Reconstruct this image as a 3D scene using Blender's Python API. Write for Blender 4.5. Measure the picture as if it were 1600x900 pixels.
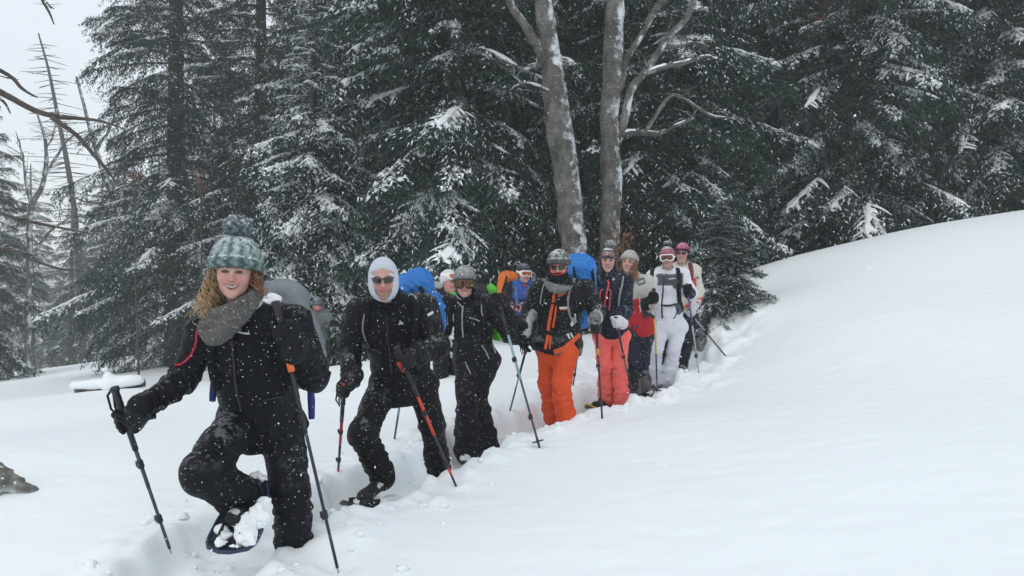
import bpy, math, random, time
import numpy as np
from mathutils import Vector, Matrix
from mathutils.bvhtree import BVHTree
T0 = time.time()
scn = bpy.context.scene
COL = scn.collection
for o_ in list(bpy.data.objects):
    bpy.data.objects.remove(o_)
rng = np.random.default_rng(7)
random.seed(7)

# ------------------------------------------------------------------ camera
FP = 1256.0                      # focal length in photo pixels (1600 wide)
CAMZ = 1.6
cam_d = bpy.data.cameras.new('camera')
cam = bpy.data.objects.new('camera', cam_d)
COL.objects.link(cam)
cam.location = (0, 0, CAMZ)
cam.rotation_euler = (math.radians(90), 0, 0)
cam_d.sensor_width = 36.0
cam_d.lens = FP / 1600 * 36.0
cam_d.clip_start = 0.05
cam_d.clip_end = 2000
scn.camera = cam

# ------------------------------------------------------------------ light
SUN_EL, SUN_AZ = math.radians(52), math.radians(200)
world = bpy.data.worlds.new('World')
scn.world = world
world.use_nodes = True
wn, wl = world.node_tree.nodes, world.node_tree.links
wn.clear()
sky = wn.new('ShaderNodeTexSky')
sky.sky_type = 'NISHITA'
sky.sun_disc = False
sky.sun_elevation = SUN_EL
sky.sun_rotation = SUN_AZ
sky.air_density = 1.0
sky.dust_density = 2.0
bg1 = wn.new('ShaderNodeBackground')
bg1.inputs['Strength'].default_value = 0.05
wl.new(sky.outputs[0], bg1.inputs['Color'])
bg2 = wn.new('ShaderNodeBackground')          # the closed cloud layer
bg2.inputs['Color'].default_value = (0.91, 0.94, 0.955, 1)
bg2.inputs['Strength'].default_value = 0.94
add = wn.new('ShaderNodeAddShader')
wo = wn.new('ShaderNodeOutputWorld')
wl.new(bg1.outputs[0], add.inputs[0])
wl.new(bg2.outputs[0], add.inputs[1])
wl.new(add.outputs[0], wo.inputs['Surface'])
sun_d = bpy.data.lights.new('sun', 'SUN')
sun_d.energy = 0.5
sun_d.angle = math.radians(40)
sun_d.color = (1.0, 0.97, 0.93)
sun = bpy.data.objects.new('sun', sun_d)
COL.objects.link(sun)
sdir = Vector((math.sin(SUN_AZ) * math.cos(SUN_EL), math.cos(SUN_AZ) * math.cos(SUN_EL), math.sin(SUN_EL)))
sun.rotation_euler = (-sdir).to_track_quat('-Z', 'Y').to_euler()
sun.location = (0, 0, 30)
scn.view_settings.view_transform = 'Standard'
scn.view_settings.look = 'None'
scn.view_settings.exposure = 0.0
scn.view_settings.gamma = 1.0
scn.render.engine = 'CYCLES'
scn.cycles.max_bounces = 6
scn.cycles.diffuse_bounces = 3
scn.cycles.glossy_bounces = 2
scn.cycles.transparent_max_bounces = 4
scn.cycles.volume_bounces = 0
scn.cycles.use_denoising = True

# ------------------------------------------------------------------ helpers
def V(*a):
    return np.array(a, dtype=np.float64)

def nrm(v):
    v = np.asarray(v, float)
    return v / (np.linalg.norm(v) + 1e-12)

def pt(px, py, d):
    """a pixel of the photograph at distance d -> a place in the world"""
    return V((px - 800) / FP * d, d, CAMZ - (py - 450) / FP * d)

def vnoise(P, s, seed=0):
    Q = np.asarray(P, np.float64) / s + seed * 17.31
    i = np.floor(Q).astype(np.int64)
    f = Q - i
    f = f * f * (3 - 2 * f)
    def hs(ix, iy, iz):
        h = (ix * 374761393 + iy * 668265263 + iz * 1274126177 + seed * 974711) & 0xffffffff
        h = ((h ^ (h >> 13)) * 1274126177) & 0xffffffff
        h = h ^ (h >> 16)
        return (h & 0xffff) / 65535.0
    r = 0
    for dx in (0, 1):
        for dy in (0, 1):
            for dz in (0, 1):
                w = (f[..., 0] if dx else 1 - f[..., 0]) * (f[..., 1] if dy else 1 - f[..., 1]) * (f[..., 2] if dz else 1 - f[..., 2])
                r = r + w * hs(i[..., 0] + dx, i[..., 1] + dy, i[..., 2] + dz)
    return r

def new_mesh(name, v, f, smooth=True, col=None, midx=None):
    """f: (n,3) or (n,4) array, or a list of such arrays"""
    fs = f if isinstance(f, list) else [f]
    me = bpy.data.meshes.new(name)
    v = np.asarray(v, np.float32)
    me.vertices.add(len(v))
    me.vertices.foreach_set('co', v.ravel())
    tot = np.concatenate([np.full(len(a), a.shape[1], np.int32) for a in fs])
    loops = np.concatenate([np.asarray(a, np.int32).ravel() for a in fs])
    me.loops.add(len(loops))
    me.loops.foreach_set('vertex_index', loops)
    me.polygons.add(len(tot))
    st = np.concatenate([[0], np.cumsum(tot)[:-1]]).astype(np.int32)
    me.polygons.foreach_set('loop_start', st)
    me.polygons.foreach_set('loop_total', tot)
    me.polygons.foreach_set('use_smooth', np.full(len(tot), smooth, bool))
    if midx is not None:
        me.polygons.foreach_set('material_index', np.asarray(midx, np.int32))
    me.update(calc_edges=True)
    if col is not None:
        a = me.color_attributes.new('Col', 'FLOAT_COLOR', 'POINT')
        c = np.ones((len(v), 4), np.float32)
        c[:, :3] = col
        a.data.foreach_set('color', c.ravel())
    return me

def link(name, me, mat, parent=None):
    o = bpy.data.objects.new(name, me)
    COL.objects.link(o)
    if me is not None and mat is not None:
        for m in (mat if isinstance(mat, (list, tuple)) else [mat]):
            me.materials.append(m)
    if parent is not None:
        o.parent = parent
    return o

def root_of(o):
    while o.parent is not None:
        o = o.parent
    return o

def thing(name, label, cat, loc=(0, 0, 0), group=None):
    o = bpy.data.objects.new(name, None)
    o.empty_display_size = 0.2
    COL.objects.link(o)
    o.location = tuple(float(c) for c in loc)
    o['label'] = label
    o['category'] = cat
    if group:
        o['group'] = group
    return o

def part(name, v, f, mat, parent, smooth=True, col=None):
    """a mesh part given in world coordinates, stored relative to its thing"""
    base = np.array(root_of(parent).location)
    return link(name, new_mesh(name, np.asarray(v) - base, f, smooth, col), mat, parent)

class MB:
    """collects tubes, lathes and boxes into one mesh"""
    def __init__(s):
        s.v, s.q, s.t, s.n = [], [], [], 0
    def add(s, v, q=None, t=None):
        s.v.append(np.asarray(v, float))
        if q is not None and len(q):
            s.q.append(np.asarray(q) + s.n)
        if t is not None and len(t):
            s.t.append(np.asarray(t) + s.n)
        s.n += len(v)
    def tube(s, P, R, n=8, cap=True):
        P = np.asarray(P, float)
        R = np.broadcast_to(np.asarray(R, float), (len(P),))
        T = np.gradient(P, axis=0)
        T /= np.linalg.norm(T, axis=1)[:, None] + 1e-12
        ref = V(0.13, 0.21, 1.0) if abs(T[:, 2]).mean() < 0.8 else V(1, 0.2, 0.1)
        A = np.cross(T, ref)
        A /= np.linalg.norm(A, axis=1)[:, None] + 1e-12
        B = np.cross(T, A)
        an = np.linspace(0, 2 * np.pi, n, endpoint=False)
        ring = P[:, None] + R[:, None, None] * (np.cos(an)[None, :, None] * A[:, None] + np.sin(an)[None, :, None] * B[:, None])
        v = ring.reshape(-1, 3)
        m = len(P)
        i = np.arange(m - 1)[:, None] * n
        j = np.arange(n)[None]
        k = (j + 1) % n
        q = np.stack([i + j, i + k, i + n + k, i + n + j], -1).reshape(-1, 4)
        t = []
        if cap:
            v = np.concatenate([v, P[:1], P[-1:]])
            a, b = m * n, m * n + 1
            for x in range(n):
                t.append([a, (x + 1) % n, x])
                t.append([b, (m - 1) * n + x, (m - 1) * n + (x + 1) % n])
        s.add(v, q, t)
    def box(s, c, h, R=np.eye(3)):
        sg = np.array([[x, y, z] for x in (-1, 1) for y in (-1, 1) for z in (-1, 1)], float)
        v = np.asarray(c) + (sg * np.asarray(h)) @ np.asarray(R).T
        s.add(v, [[0, 1, 3, 2], [4, 6, 7, 5], [0, 4, 5, 1], [2, 3, 7, 6], [0, 2, 6, 4], [1, 5, 7, 3]])
    def faces(s):
        r = []
        if s.q:
            r.append(np.concatenate(s.q))
        if s.t:
            r.append(np.concatenate(s.t))
        return r
    def verts(s):
        return np.concatenate(s.v)
    def build(s, name, mat, parent, smooth=True):
        return part(name, s.verts(), s.faces(), mat, parent, smooth)

# ------------------------------------------------------------------ solid modelling on a voxel grid
def smin(a, b, k):
    h = np.clip(0.5 + 0.5 * (b - a) / k, 0, 1)
    return b + (a - b) * h - k * h * (1 - h)

class Vox:
    def __init__(s, lo, hi, h):
        s.lo = np.asarray(lo, float)
        s.h = h
        s.n = np.ceil((np.asarray(hi) - s.lo) / h).astype(int) + 1
        s.ax = [(s.lo[i] + np.arange(s.n[i]) * h).astype(np.float32) for i in range(3)]
        s.d = np.full(s.n, 0.3, np.float32)
    def blk(s, lo, hi):
        a = np.clip(np.floor((np.asarray(lo) - s.lo) / s.h).astype(int), 0, s.n)
        b = np.clip(np.ceil((np.asarray(hi) - s.lo) / s.h).astype(int) + 1, 0, s.n)
        sl = tuple(slice(a[i], b[i]) for i in range(3))
        return sl, s.ax[0][sl[0]][:, None, None], s.ax[1][sl[1]][None, :, None], s.ax[2][sl[2]][None, None, :]
    def put(s, sl, d, k, op):
        c = s.d[sl]
        if op == 'u':
            s.d[sl] = smin(c, d, k) if k > 0 else np.minimum(c, d)
        elif op == 's':
            s.d[sl] = -smin(-c, d, k) if k > 0 else np.maximum(c, -d)
    def cap(s, a, b, ra, rb, k=0.03, sq=None, op='u'):
        a, b = np.asarray(a, float), np.asarray(b, float)
        r = max(ra, rb) + k + 3 * s.h
        sl, x, y, z = s.blk(np.minimum(a, b) - r, np.maximum(a, b) + r)
        ba = b - a
        l2 = float(ba @ ba) + 1e-12
        px, py, pz = x - a[0], y - a[1], z - a[2]
        t = np.clip((px * ba[0] + py * ba[1] + pz * ba[2]) / l2, 0, 1)
        qx, qy, qz = px - t * ba[0], py - t * ba[1], pz - t * ba[2]
        q2 = qx * qx + qy * qy + qz * qz
        if sq is not None:
            axv, sc = sq
            c = qx * axv[0] + qy * axv[1] + qz * axv[2]
            q2 = q2 + c * c * (1 / sc ** 2 - 1)
        d = np.sqrt(q2) - (ra + (rb - ra) * t)
        if sq is not None:
            d = d * (0.5 + 0.5 * sq[1])
        s.put(sl, d.astype(np.float32), k, op)
    def ell(s, c, r, R=np.eye(3), k=0.03, op='u'):
        c, r, R = np.asarray(c, float), np.asarray(r, float), np.asarray(R, float)
        m = max(r) + k + 3 * s.h
        sl, x, y, z = s.blk(c - m, c + m)
        px, py, pz = x - c[0], y - c[1], z - c[2]
        g = 0
        g2 = 0
        for i in range(3):
            u = (px * R[0, i] + py * R[1, i] + pz * R[2, i])
            g = g + (u / r[i]) ** 2
            g2 = g2 + (u / r[i] ** 2) ** 2
        k0 = np.sqrt(g)
        d = k0 * (k0 - 1) / (np.sqrt(g2) + 1e-6)
        s.put(sl, d.astype(np.float32), k, op)
    def box(s, c, hf, R=np.eye(3), rd=0.02, k=0.02, op='u'):
        c, hf, R = np.asarray(c, float), np.asarray(hf, float), np.asarray(R, float)
        m = np.linalg.norm(hf) + k + 3 * s.h
        sl, x, y, z = s.blk(c - m, c + m)
        px, py, pz = x - c[0], y - c[1], z - c[2]
        o = 0
        mx = -1e3
        for i in range(3):
            u = np.abs(px * R[0, i] + py * R[1, i] + pz * R[2, i]) - hf[i] + rd
            o = o + np.maximum(u, 0) ** 2
            mx = np.maximum(mx, u)
        d = np.sqrt(o) + np.minimum(mx, 0) - rd
        s.put(sl, d.astype(np.float32), k, op)
    def plane(s, p, n, k=0.0):
        """keeps what lies behind the plane (on the side opposite n)"""
        n = nrm(n)
        x, y, z = s.ax[0][:, None, None], s.ax[1][None, :, None], s.ax[2][None, None, :]
        d = ((x - p[0]) * n[0] + (y - p[1]) * n[1] + (z - p[2]) * n[2]).astype(np.float32)
        s.d = np.maximum(s.d, d) if k <= 0 else -smin(-s.d, -d, k)
    def mesh(s):
        """surface nets: vertices, quads, normals"""
        D = s.d
        for ax_ in range(3):
            for e_ in (0, -1):
                sl = [slice(None)] * 3
                sl[ax_] = e_
                D[tuple(sl)] = np.maximum(D[tuple(sl)], 1e-4)
        I = D < 0
        n0, n1, n2 = np.array(D.shape) - 1
        cs = [(i, j, k) for i in (0, 1) for j in (0, 1) for k in (0, 1)]
        cnt = np.zeros((n0, n1, n2), np.int8)
        for i, j, k in cs:
            cnt += I[i:i + n0, j:j + n1, k:k + n2]
        A = np.argwhere((cnt > 0) & (cnt < 8))
        cid = np.full((n0, n1, n2), -1, np.int32)
        cid[A[:, 0], A[:, 1], A[:, 2]] = np.arange(len(A))
        dv = np.stack([D[A[:, 0] + i, A[:, 1] + j, A[:, 2] + k] for i, j, k in cs], 1).astype(np.float64)
        pos = np.zeros((len(A), 3))
        num = np.zeros(len(A))
        C = np.array(cs, float)
        for a in range(8):
            for b in range(a + 1, 8):
                if np.abs(C[a] - C[b]).sum() != 1:
                    continue
                da, db = dv[:, a], dv[:, b]
                m = (da < 0) != (db < 0)
                t = np.where(m, da / np.where(m, da - db, 1), 0)
                pos += np.where(m[:, None], C[a] + t[:, None] * (C[b] - C[a]), 0)
                num += m
        v = s.lo + (A + pos / num[:, None]) * s.h
        g = np.stack([(dv * (C[:, i] * 2 - 1)).sum(1) for i in range(3)], 1)
        g /= np.linalg.norm(g, axis=1)[:, None] + 1e-9
        Q = []
        for ax in range(3):
            o1, o2 = [(1, 2), (2, 0), (0, 1)][ax]
            sa = [slice(None)] * 3
            sb = [slice(None)] * 3
            sa[ax], sb[ax] = slice(0, -1), slice(1, None)
            E = np.argwhere(I[tuple(sa)] != I[tuple(sb)])
            if not len(E):
                continue
            ok = (E[:, o1] > 0) & (E[:, o2] > 0) & (E[:, o1] < D.shape[o1] - 1) & (E[:, o2] < D.shape[o2] - 1)
            E = E[ok]
            ins = I[E[:, 0], E[:, 1], E[:, 2]]
            def at(a, b):
                F = E.copy()
                F[:, o1] -= a
                F[:, o2] -= b
                return cid[F[:, 0], F[:, 1], F[:, 2]]
            q = np.stack([at(1, 1), at(0, 1), at(0, 0), at(1, 0)], 1)
            q[~ins] = q[~ins][:, ::-1]
            Q.append(q)
        return v, np.concatenate(Q), g

# ------------------------------------------------------------------ materials
def nodes_of(m):
    m.use_nodes = True
    return m.node_tree.nodes, m.node_tree.links, m.node_tree.nodes['Principled BSDF']

def mat(name, col, rough=0.7, metal=0.0, var=0.0, vs=30.0, bump=0.0, bs=120.0, attr=False, fleck=0.0, fs=90.0, spec=0.4, coat=0.0):
    """procedural material: colour (or the colour of the piece), grain, fine relief, stuck snow flakes"""
    m = bpy.data.materials.new(name)
    n, l, b = nodes_of(m)
    b.inputs['Roughness'].default_value = rough
    b.inputs['Metallic'].default_value = metal
    b.inputs['Specular IOR Level'].default_value = spec
    b.inputs['Coat Weight'].default_value = coat
    tc = n.new('ShaderNodeTexCoord')
    if attr:
        a = n.new('ShaderNodeAttribute')
        a.attribute_name = 'Col'
        out = a.outputs['Color']
    else:
        a = n.new('ShaderNodeRGB')
        a.outputs[0].default_value = (*col, 1)
        out = a.outputs[0]
    if var:
        nz = n.new('ShaderNodeTexNoise')
        nz.inputs['Scale'].default_value = vs
        nz.inputs['Detail'].default_value = 4
        l.new(tc.outputs['Object'], nz.inputs['Vector'])
        mr = n.new('ShaderNodeMapRange')
        mr.inputs[3].default_value = 1 - var
        mr.inputs[4].default_value = 1 + var
        mr.inputs[1].default_value = 0.3
        mr.inputs[2].default_value = 0.7
        l.new(nz.outputs[0], mr.inputs[0])
        mx = n.new('ShaderNodeMix')
        mx.data_type = 'RGBA'
        mx.blend_type = 'MULTIPLY'
        mx.inputs[0].default_value = 1
        l.new(out, mx.inputs[6])
        l.new(mr.outputs[0], mx.inputs[7])
        out = mx.outputs[2]
    if fleck:
        vo = n.new('ShaderNodeTexVoronoi')
        vo.inputs['Scale'].default_value = fs
        l.new(tc.outputs['Object'], vo.inputs['Vector'])
        sep = n.new('ShaderNodeSeparateColor')
        l.new(vo.outputs['Color'], sep.inputs[0])
        big = n.new('ShaderNodeTexNoise')
        big.inputs['Scale'].default_value = 5.0
        big.inputs['Detail'].default_value = 3
        l.new(tc.outputs['Object'], big.inputs['Vector'])
        k = n.new('ShaderNodeMapRange')          # how thickly the flakes lie here
        k.inputs[1].default_value = 0.35
        k.inputs[2].default_value = 0.75
        k.inputs[3].default_value = 0.15 * fleck
        k.inputs[4].default_value = fleck
        l.new(big.outputs[0], k.inputs[0])
        lt = n.new('ShaderNodeMath')
        lt.operation = 'LESS_THAN'
        l.new(sep.outputs[0], lt.inputs[0])
        l.new(k.outputs[0], lt.inputs[1])
        sz = n.new('ShaderNodeMath')             # flakes differ in size
        sz.operation = 'MULTIPLY_ADD'
        sz.inputs[1].default_value = 0.34
        sz.inputs[2].default_value = 0.10
        l.new(sep.outputs[1], sz.inputs[0])
        ds = n.new('ShaderNodeMath')
        ds.operation = 'LESS_THAN'
        l.new(vo.outputs['Distance'], ds.inputs[0])
        l.new(sz.outputs[0], ds.inputs[1])
        mu = n.new('ShaderNodeMath')
        mu.operation = 'MULTIPLY'
        l.new(lt.outputs[0], mu.inputs[0])
        l.new(ds.outputs[0], mu.inputs[1])
        m2 = n.new('ShaderNodeMath')
        m2.operation = 'MULTIPLY'
        m2.inputs[1].default_value = 0.75
        l.new(mu.outputs[0], m2.inputs[0])
        mx = n.new('ShaderNodeMix')
        mx.data_type = 'RGBA'
        l.new(m2.outputs[0], mx.inputs[0])
        l.new(out, mx.inputs[6])
        mx.inputs[7].default_value = (0.8, 0.84, 0.87, 1)
        out = mx.outputs[2]
    l.new(out, b.inputs['Base Color'])
    if bump:
        nz = n.new('ShaderNodeTexNoise')
        nz.inputs['Scale'].default_value = bs
        nz.inputs['Detail'].default_value = 5
        l.new(tc.outputs['Object'], nz.inputs['Vector'])
        bp = n.new('ShaderNodeBump')
        bp.inputs['Strength'].default_value = bump
        bp.inputs['Distance'].default_value = 0.01
        l.new(nz.outputs[0], bp.inputs['Height'])
        l.new(bp.outputs[0], b.inputs['Normal'])
    return m
# ------------------------------------------------------------------ the snow slope
ANCH = [  # photo x, photo y, distance: places on the untouched snow
    (265, 857, 3.95), (60, 900, 3.9), (445, 862, 4.02), (482, 840, 4.15), (425, 884, 3.9), (527, 887, 3.9), (0, 770, 4.9), (150, 700, 6.0), (0, 690, 6.6),
    (528, 743, 5.75), (610, 790, 5.3), (705, 745, 5.6), (717, 771, 5.25), (618, 689, 7.0), (765, 698, 7.0), (843, 703, 6.4),
    (797, 645, 7.9), (885, 650, 7.55), (941, 656, 7.3), (895, 605, 8.8), (970, 634, 8.3), (1010, 607, 9.2), (1027, 620, 8.85),
    (1060, 585, 9.9), (1092, 584, 9.6), (1095, 570, 10.5), (1135, 558, 10.2),
    (800, 541, 10.6), (620, 563, 10.8), (500, 580, 10.8), (330, 598, 11.5), (240, 640, 9.5), (160, 610, 13.0), (0, 622, 14.0), (60, 650, 10.5),
    (0, 640, 12.0), (200, 618, 12.0),
    (1190, 412, 14.0), (1300, 384, 14.5), (1440, 355, 15.0), (1600, 332, 15.6),
    (1130, 492, 11.4), (1200, 452, 12.6), (1060, 500, 12.3), (960, 520, 12.4),
    (1600, 600, 6.5), (1300, 700, 5.3), (1600, 800, 3.9), (1100, 850, 4.0), (1600, 450, 10.0), (1400, 500, 9.3), (1250, 520, 9.8),
    (900, 800, 4.7), (1000, 720, 5.8), (1150, 640, 7.0),
]
A_ = np.array([pt(*a) for a in ANCH])
EXTRA = [(0, 0, 0.12), (2.5, 0, 0.42), (-2.5, 0, -0.1), (-2.5, 2.2, -0.05), (5, 0, 0.9), (0, -6, 0.1),
         (-6, 17.5, -0.75), (-1, 15, 0.15), (2, 15.5, 0.75), (4.2, 16.2, 1.45), (7.5, 17, 2.3), (11, 18, 3.0),
         (-11, 20, -0.9), (-12, 10, -0.8), (14, 8, 2.8),
         (-60, -10, -3), (60, -10, 6), (-60, 60, -6), (-52, 84, -8.2), (-36, 60, -4.8), (60, 60, 9), (0, 60, 2), (-20, 32, -2.1), (18, 32, 4.3), (0, 30, 1.2), (0, -50, -1), (-70, 150, -5), (70, 150, 12), (0, 150, 3)]
A_ = np.concatenate([A_, np.array(EXTRA, float)])

def _tps(r2):
    return 0.5 * r2 * np.log(r2 + 1e-9)
_n = len(A_)
_r2 = ((A_[:, None, :2] - A_[None, :, :2]) ** 2).sum(-1)
_K = _tps(_r2) + np.eye(_n) * 0.25
_Pm = np.concatenate([np.ones((_n, 1)), A_[:, :2]], 1)
_M = np.block([[_K, _Pm], [_Pm.T, np.zeros((3, 3))]])
_w = np.linalg.solve(_M, np.concatenate([A_[:, 2], np.zeros(3)]))

def ground0(x, y):
    x, y = np.asarray(x, float), np.asarray(y, float)
    z = _w[_n] + _w[_n + 1] * x + _w[_n + 2] * y
    for i in range(_n):
        z = z + _w[i] * _tps((x - A_[i, 0]) ** 2 + (y - A_[i, 1]) ** 2)
    return z

# the trodden trail: photo x, photo y, distance of its middle line on the ground
TRAIL = np.array([pt(*a)[:2] for a in [(150, 1050, 3.0), (255, 950, 3.5), (328, 882, 4.02), (440, 834, 4.52), (585, 765, 5.5), (690, 728, 6.2), (745, 700, 7.15), (872, 645, 7.8),
                                       (950, 628, 8.55), (1000, 603, 9.3), (1030, 585, 9.9), (1068, 568, 10.6), (1085, 545, 12.0), (1060, 530, 13.5)]])

def trail_dist(x, y):
    d = np.full(np.shape(x), 1e3)
    side = np.zeros(np.shape(x))
    for a, b in zip(TRAIL[:-1], TRAIL[1:]):
        ba = b - a
        t = np.clip(((x - a[0]) * ba[0] + (y - a[1]) * ba[1]) / (ba @ ba), 0, 1)
        qx, qy = x - a[0] - t * ba[0], y - a[1] - t * ba[1]
        e = np.sqrt(qx * qx + qy * qy)
        side = np.where(e < d, np.sign(qx * ba[1] - qy * ba[0]), side)
        d = np.minimum(d, e)
    return d, side

def sstep(a, b, x):
    t = np.clip((x - a) / (b - a), 0, 1)
    return t * t * (3 - 2 * t)

HOLES = [tuple(pt(*a)[:2]) + (r, h) for a, r, h in [((527, 887, 3.9), .07, .06), ((265, 857, 3.95), .05, .04), ((1110, 572, 10.35), .18, .12), ((1150, 545, 10.9), .2, .1)]]

def ground(x, y):
    x, y = np.asarray(x, float), np.asarray(y, float)
    z = ground0(x, y)
    P = np.stack([x, y, 0 * x], -1)
    z = z + 0.10 * (vnoise(P, 2.3, 3) - 0.5) * sstep(2, 5, np.hypot(x, y)) * (1 - 0.6 * sstep(6, 0, trail_dist(x, y)[0])) + 0.022 * (vnoise(P, 0.55, 5) - 0.5) + 0.008 * (vnoise(P * np.array([1.0, 2.2, 1]), 0.22, 6) - 0.5)
    d, side = trail_dist(x, y)
    n1 = vnoise(P, 0.35, 11) - 0.5
    n2 = vnoise(P, 0.12, 12) - 0.5
    n3 = vnoise(P, 0.06, 13) - 0.5
    d2 = d + 0.16 * n1 + 0.09 * n2
    inner = (1 - sstep(0.17, 0.36, d2)) * (0.58 + 0.42 * sstep(4.3, 5.6, y))
    step = 0.5 + 0.5 * np.sin((x * 0.8 + y) * 9.0)
    z = z - inner * (0.235 + 0.07 * n1 + 0.10 * n2 + 0.07 * n3 + 0.04 * step)
    rim = sstep(0.24, 0.34, d2) * (1 - sstep(0.36, 0.85, d2))
    far = sstep(8.0, 9.2, y)
    chunk = np.maximum(vnoise(P, 0.17, 31) - 0.52, 0) * 0.55 + np.maximum(vnoise(P, 0.08, 32) - 0.55, 0) * 0.25
    z = z + rim * (0.03 + 0.08 * np.maximum(n2, 0) + 0.055 * np.maximum(n3, 0) + 0.05 * n1) * np.where(side > 0, 1, 0.7)
    z = z + chunk * (sstep(0.2, 0.3, d2) * (1 - sstep(0.45, 0.75 + 0.5 * far, d2))) * (0.30 + 0.25 * far) * np.where(side > 0, 1, 0.8)
    for hx, hy, r, h in HOLES:
        z = z - h * np.exp(-((x - hx) ** 2 + (y - hy) ** 2) / r ** 2)
    return z

def hit_ground(px, py, near=2.5, far=40):
    """where the line of sight through a photo pixel meets the untouched snow"""
    ds = np.linspace(near, far, 1500)
    p = V((px - 800) / FP, 1, -(py - 450) / FP)
    z = CAMZ + ds * p[2] - ground0(ds * p[0], ds)
    i = np.argmax(z < 0) if (z < 0).any() else len(ds) - 1
    d = ds[i]
    return V(p[0] * d, d, CAMZ + p[2] * d)

def axis_coords(a, b, h, far, g=1.16):
    mid = np.arange(a, b, h)
    out = [b]
    s = h
    while out[-1] < far:
        s *= g
        out.append(out[-1] + s)
    lo = [a]
    s = h
    while lo[-1] > -far:
        s *= g
        lo.append(lo[-1] - s)
    return np.concatenate([lo[:0:-1], mid, out])

M_snow = bpy.data.materials.new('snow')
n_, l_, b_ = nodes_of(M_snow)
b_.inputs['Base Color'].default_value = (0.845, 0.893, 0.912, 1)
b_.inputs['Roughness'].default_value = 0.65
b_.inputs['Specular IOR Level'].default_value = 0.25
tc_ = n_.new('ShaderNodeTexCoord')
na_ = n_.new('ShaderNodeTexNoise')
na_.inputs['Scale'].default_value = 45
na_.inputs['Detail'].default_value = 6
nb_ = n_.new('ShaderNodeTexNoise')
nb_.inputs['Scale'].default_value = 6
nb_.inputs['Detail'].default_value = 3
l_.new(tc_.outputs['Object'], na_.inputs['Vector'])
l_.new(tc_.outputs['Object'], nb_.inputs['Vector'])
ad_ = n_.new('ShaderNodeMath')
ad_.operation = 'MULTIPLY_ADD'
ad_.inputs[1].default_value = 0.35
l_.new(na_.outputs[0], ad_.inputs[0])
l_.new(nb_.outputs[0], ad_.inputs[2])
bp_ = n_.new('ShaderNodeBump')
bp_.inputs['Strength'].default_value = 0.22
bp_.inputs['Distance'].default_value = 0.03
l_.new(ad_.outputs[0], bp_.inputs['Height'])
l_.new(bp_.outputs[0], b_.inputs['Normal'])

gx = axis_coords(-3.4, 3.6, 0.035, 66)
gy = axis_coords(3.0, 11.4, 0.035, 66)
GX, GY = np.meshgrid(gx, gy, indexing='ij')
GZ = ground(GX, GY)
nx_, ny_ = GX.shape
ii_ = (np.arange(nx_ - 1)[:, None] * ny_ + np.arange(ny_ - 1)[None]).ravel()
gq = np.stack([ii_, ii_ + ny_, ii_ + ny_ + 1, ii_ + 1], 1)
g_o = link('ground', new_mesh('ground', np.stack([GX, GY, GZ], -1).reshape(-1, 3), gq), M_snow)
g_o['kind'] = 'structure'
g_o['label'] = 'open snow slope with a trodden snowshoe trail across it'
# loose chunks of broken snow along the trail
rc_ = np.random.default_rng(41)
seg_ = np.linalg.norm(np.diff(TRAIL, axis=0), axis=1)
cum_ = np.concatenate([[0], np.cumsum(seg_)])
NC = 480
u_ = rc_.uniform(0, cum_[-3], NC)
cx_ = np.interp(u_, cum_, TRAIL[:, 0])
cy_ = np.interp(u_, cum_, TRAIL[:, 1])
off_ = rc_.normal(0, 0.24, NC) + np.where(rc_.random(NC) < 0.5, 0.30, -0.26)
tx_ = np.interp(u_ + 0.1, cum_, TRAIL[:, 0]) - cx_
ty_ = np.interp(u_ + 0.1, cum_, TRAIL[:, 1]) - cy_
tl_ = np.hypot(tx_, ty_)
cx_ = cx_ + ty_ / tl_ * off_
cy_ = cy_ - tx_ / tl_ * off_
cr_ = 0.006 + 0.026 * rc_.random(NC) ** 3
ico = np.array([[0, 0, 1]] + [[0.89 * math.cos(a), 0.89 * math.sin(a), 0.45] for a in np.arange(5) * 1.2566] + [[0.89 * math.cos(a + 0.628), 0.89 * math.sin(a + 0.628), -0.45] for a in np.arange(5) * 1.2566] + [[0, 0, -1]])
icf = np.array([[0, i + 1, (i + 1) % 5 + 1] for i in range(5)] + [[i + 1, i + 6, (i + 1) % 5 + 1] for i in range(5)] + [[(i + 1) % 5 + 1, i + 6, (i + 1) % 5 + 6] for i in range(5)] + [[11, (i + 1) % 5 + 6, i + 6] for i in range(5)])
cv_ = ico[None] * cr_[:, None, None] * (0.65 + 0.7 * rc_.random((NC, 12, 1))) * np.array([1.2, 1.0, 0.75])
cv_ = cv_ + np.stack([cx_, cy_, ground(cx_, cy_) + cr_ * 0.3], 1)[:, None]
cf_ = (np.arange(NC)[:, None, None] * 12 + icf[None]).reshape(-1, 3)
co_ = link('snow_crumbs', new_mesh('snow_crumbs', cv_.reshape(-1, 3), cf_, True), M_snow)
co_['kind'] = 'stuff'
co_['label'] = 'loose crumbs of broken snow along the trail'
print('ground', time.time() - T0)
# ------------------------------------------------------------------ trees
M_bark = mat('spruce_bark', (0.05, 0.042, 0.038), 0.9, var=0.4, vs=14, bump=0.8, bs=30, fleck=0.12, fs=40)
M_needle = mat('spruce_needles', (0.04, 0.06, 0.05), 0.75, attr=True, spec=0.2)
M_lsnow = mat('snow_on_boughs', (0.84, 0.87, 0.89), 0.7, spec=0.2)
M_beech = mat('beech_bark', (0.105, 0.102, 0.096), 0.85, var=0.45, vs=9, bump=0.9, bs=22, fleck=0.12, fs=60)
n_, l_, b_ = nodes_of(M_beech)
cin_ = b_.inputs['Base Color'].links[0].from_socket
ge_ = n_.new('ShaderNodeNewGeometry')           # snow blown onto the windward side of the bark
dp_ = n_.new('ShaderNodeVectorMath')
dp_.operation = 'DOT_PRODUCT'
dp_.inputs[1].default_value = (0.86, -0.45, 0.2)
l_.new(ge_.outputs['Normal'], dp_.inputs[0])
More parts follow.
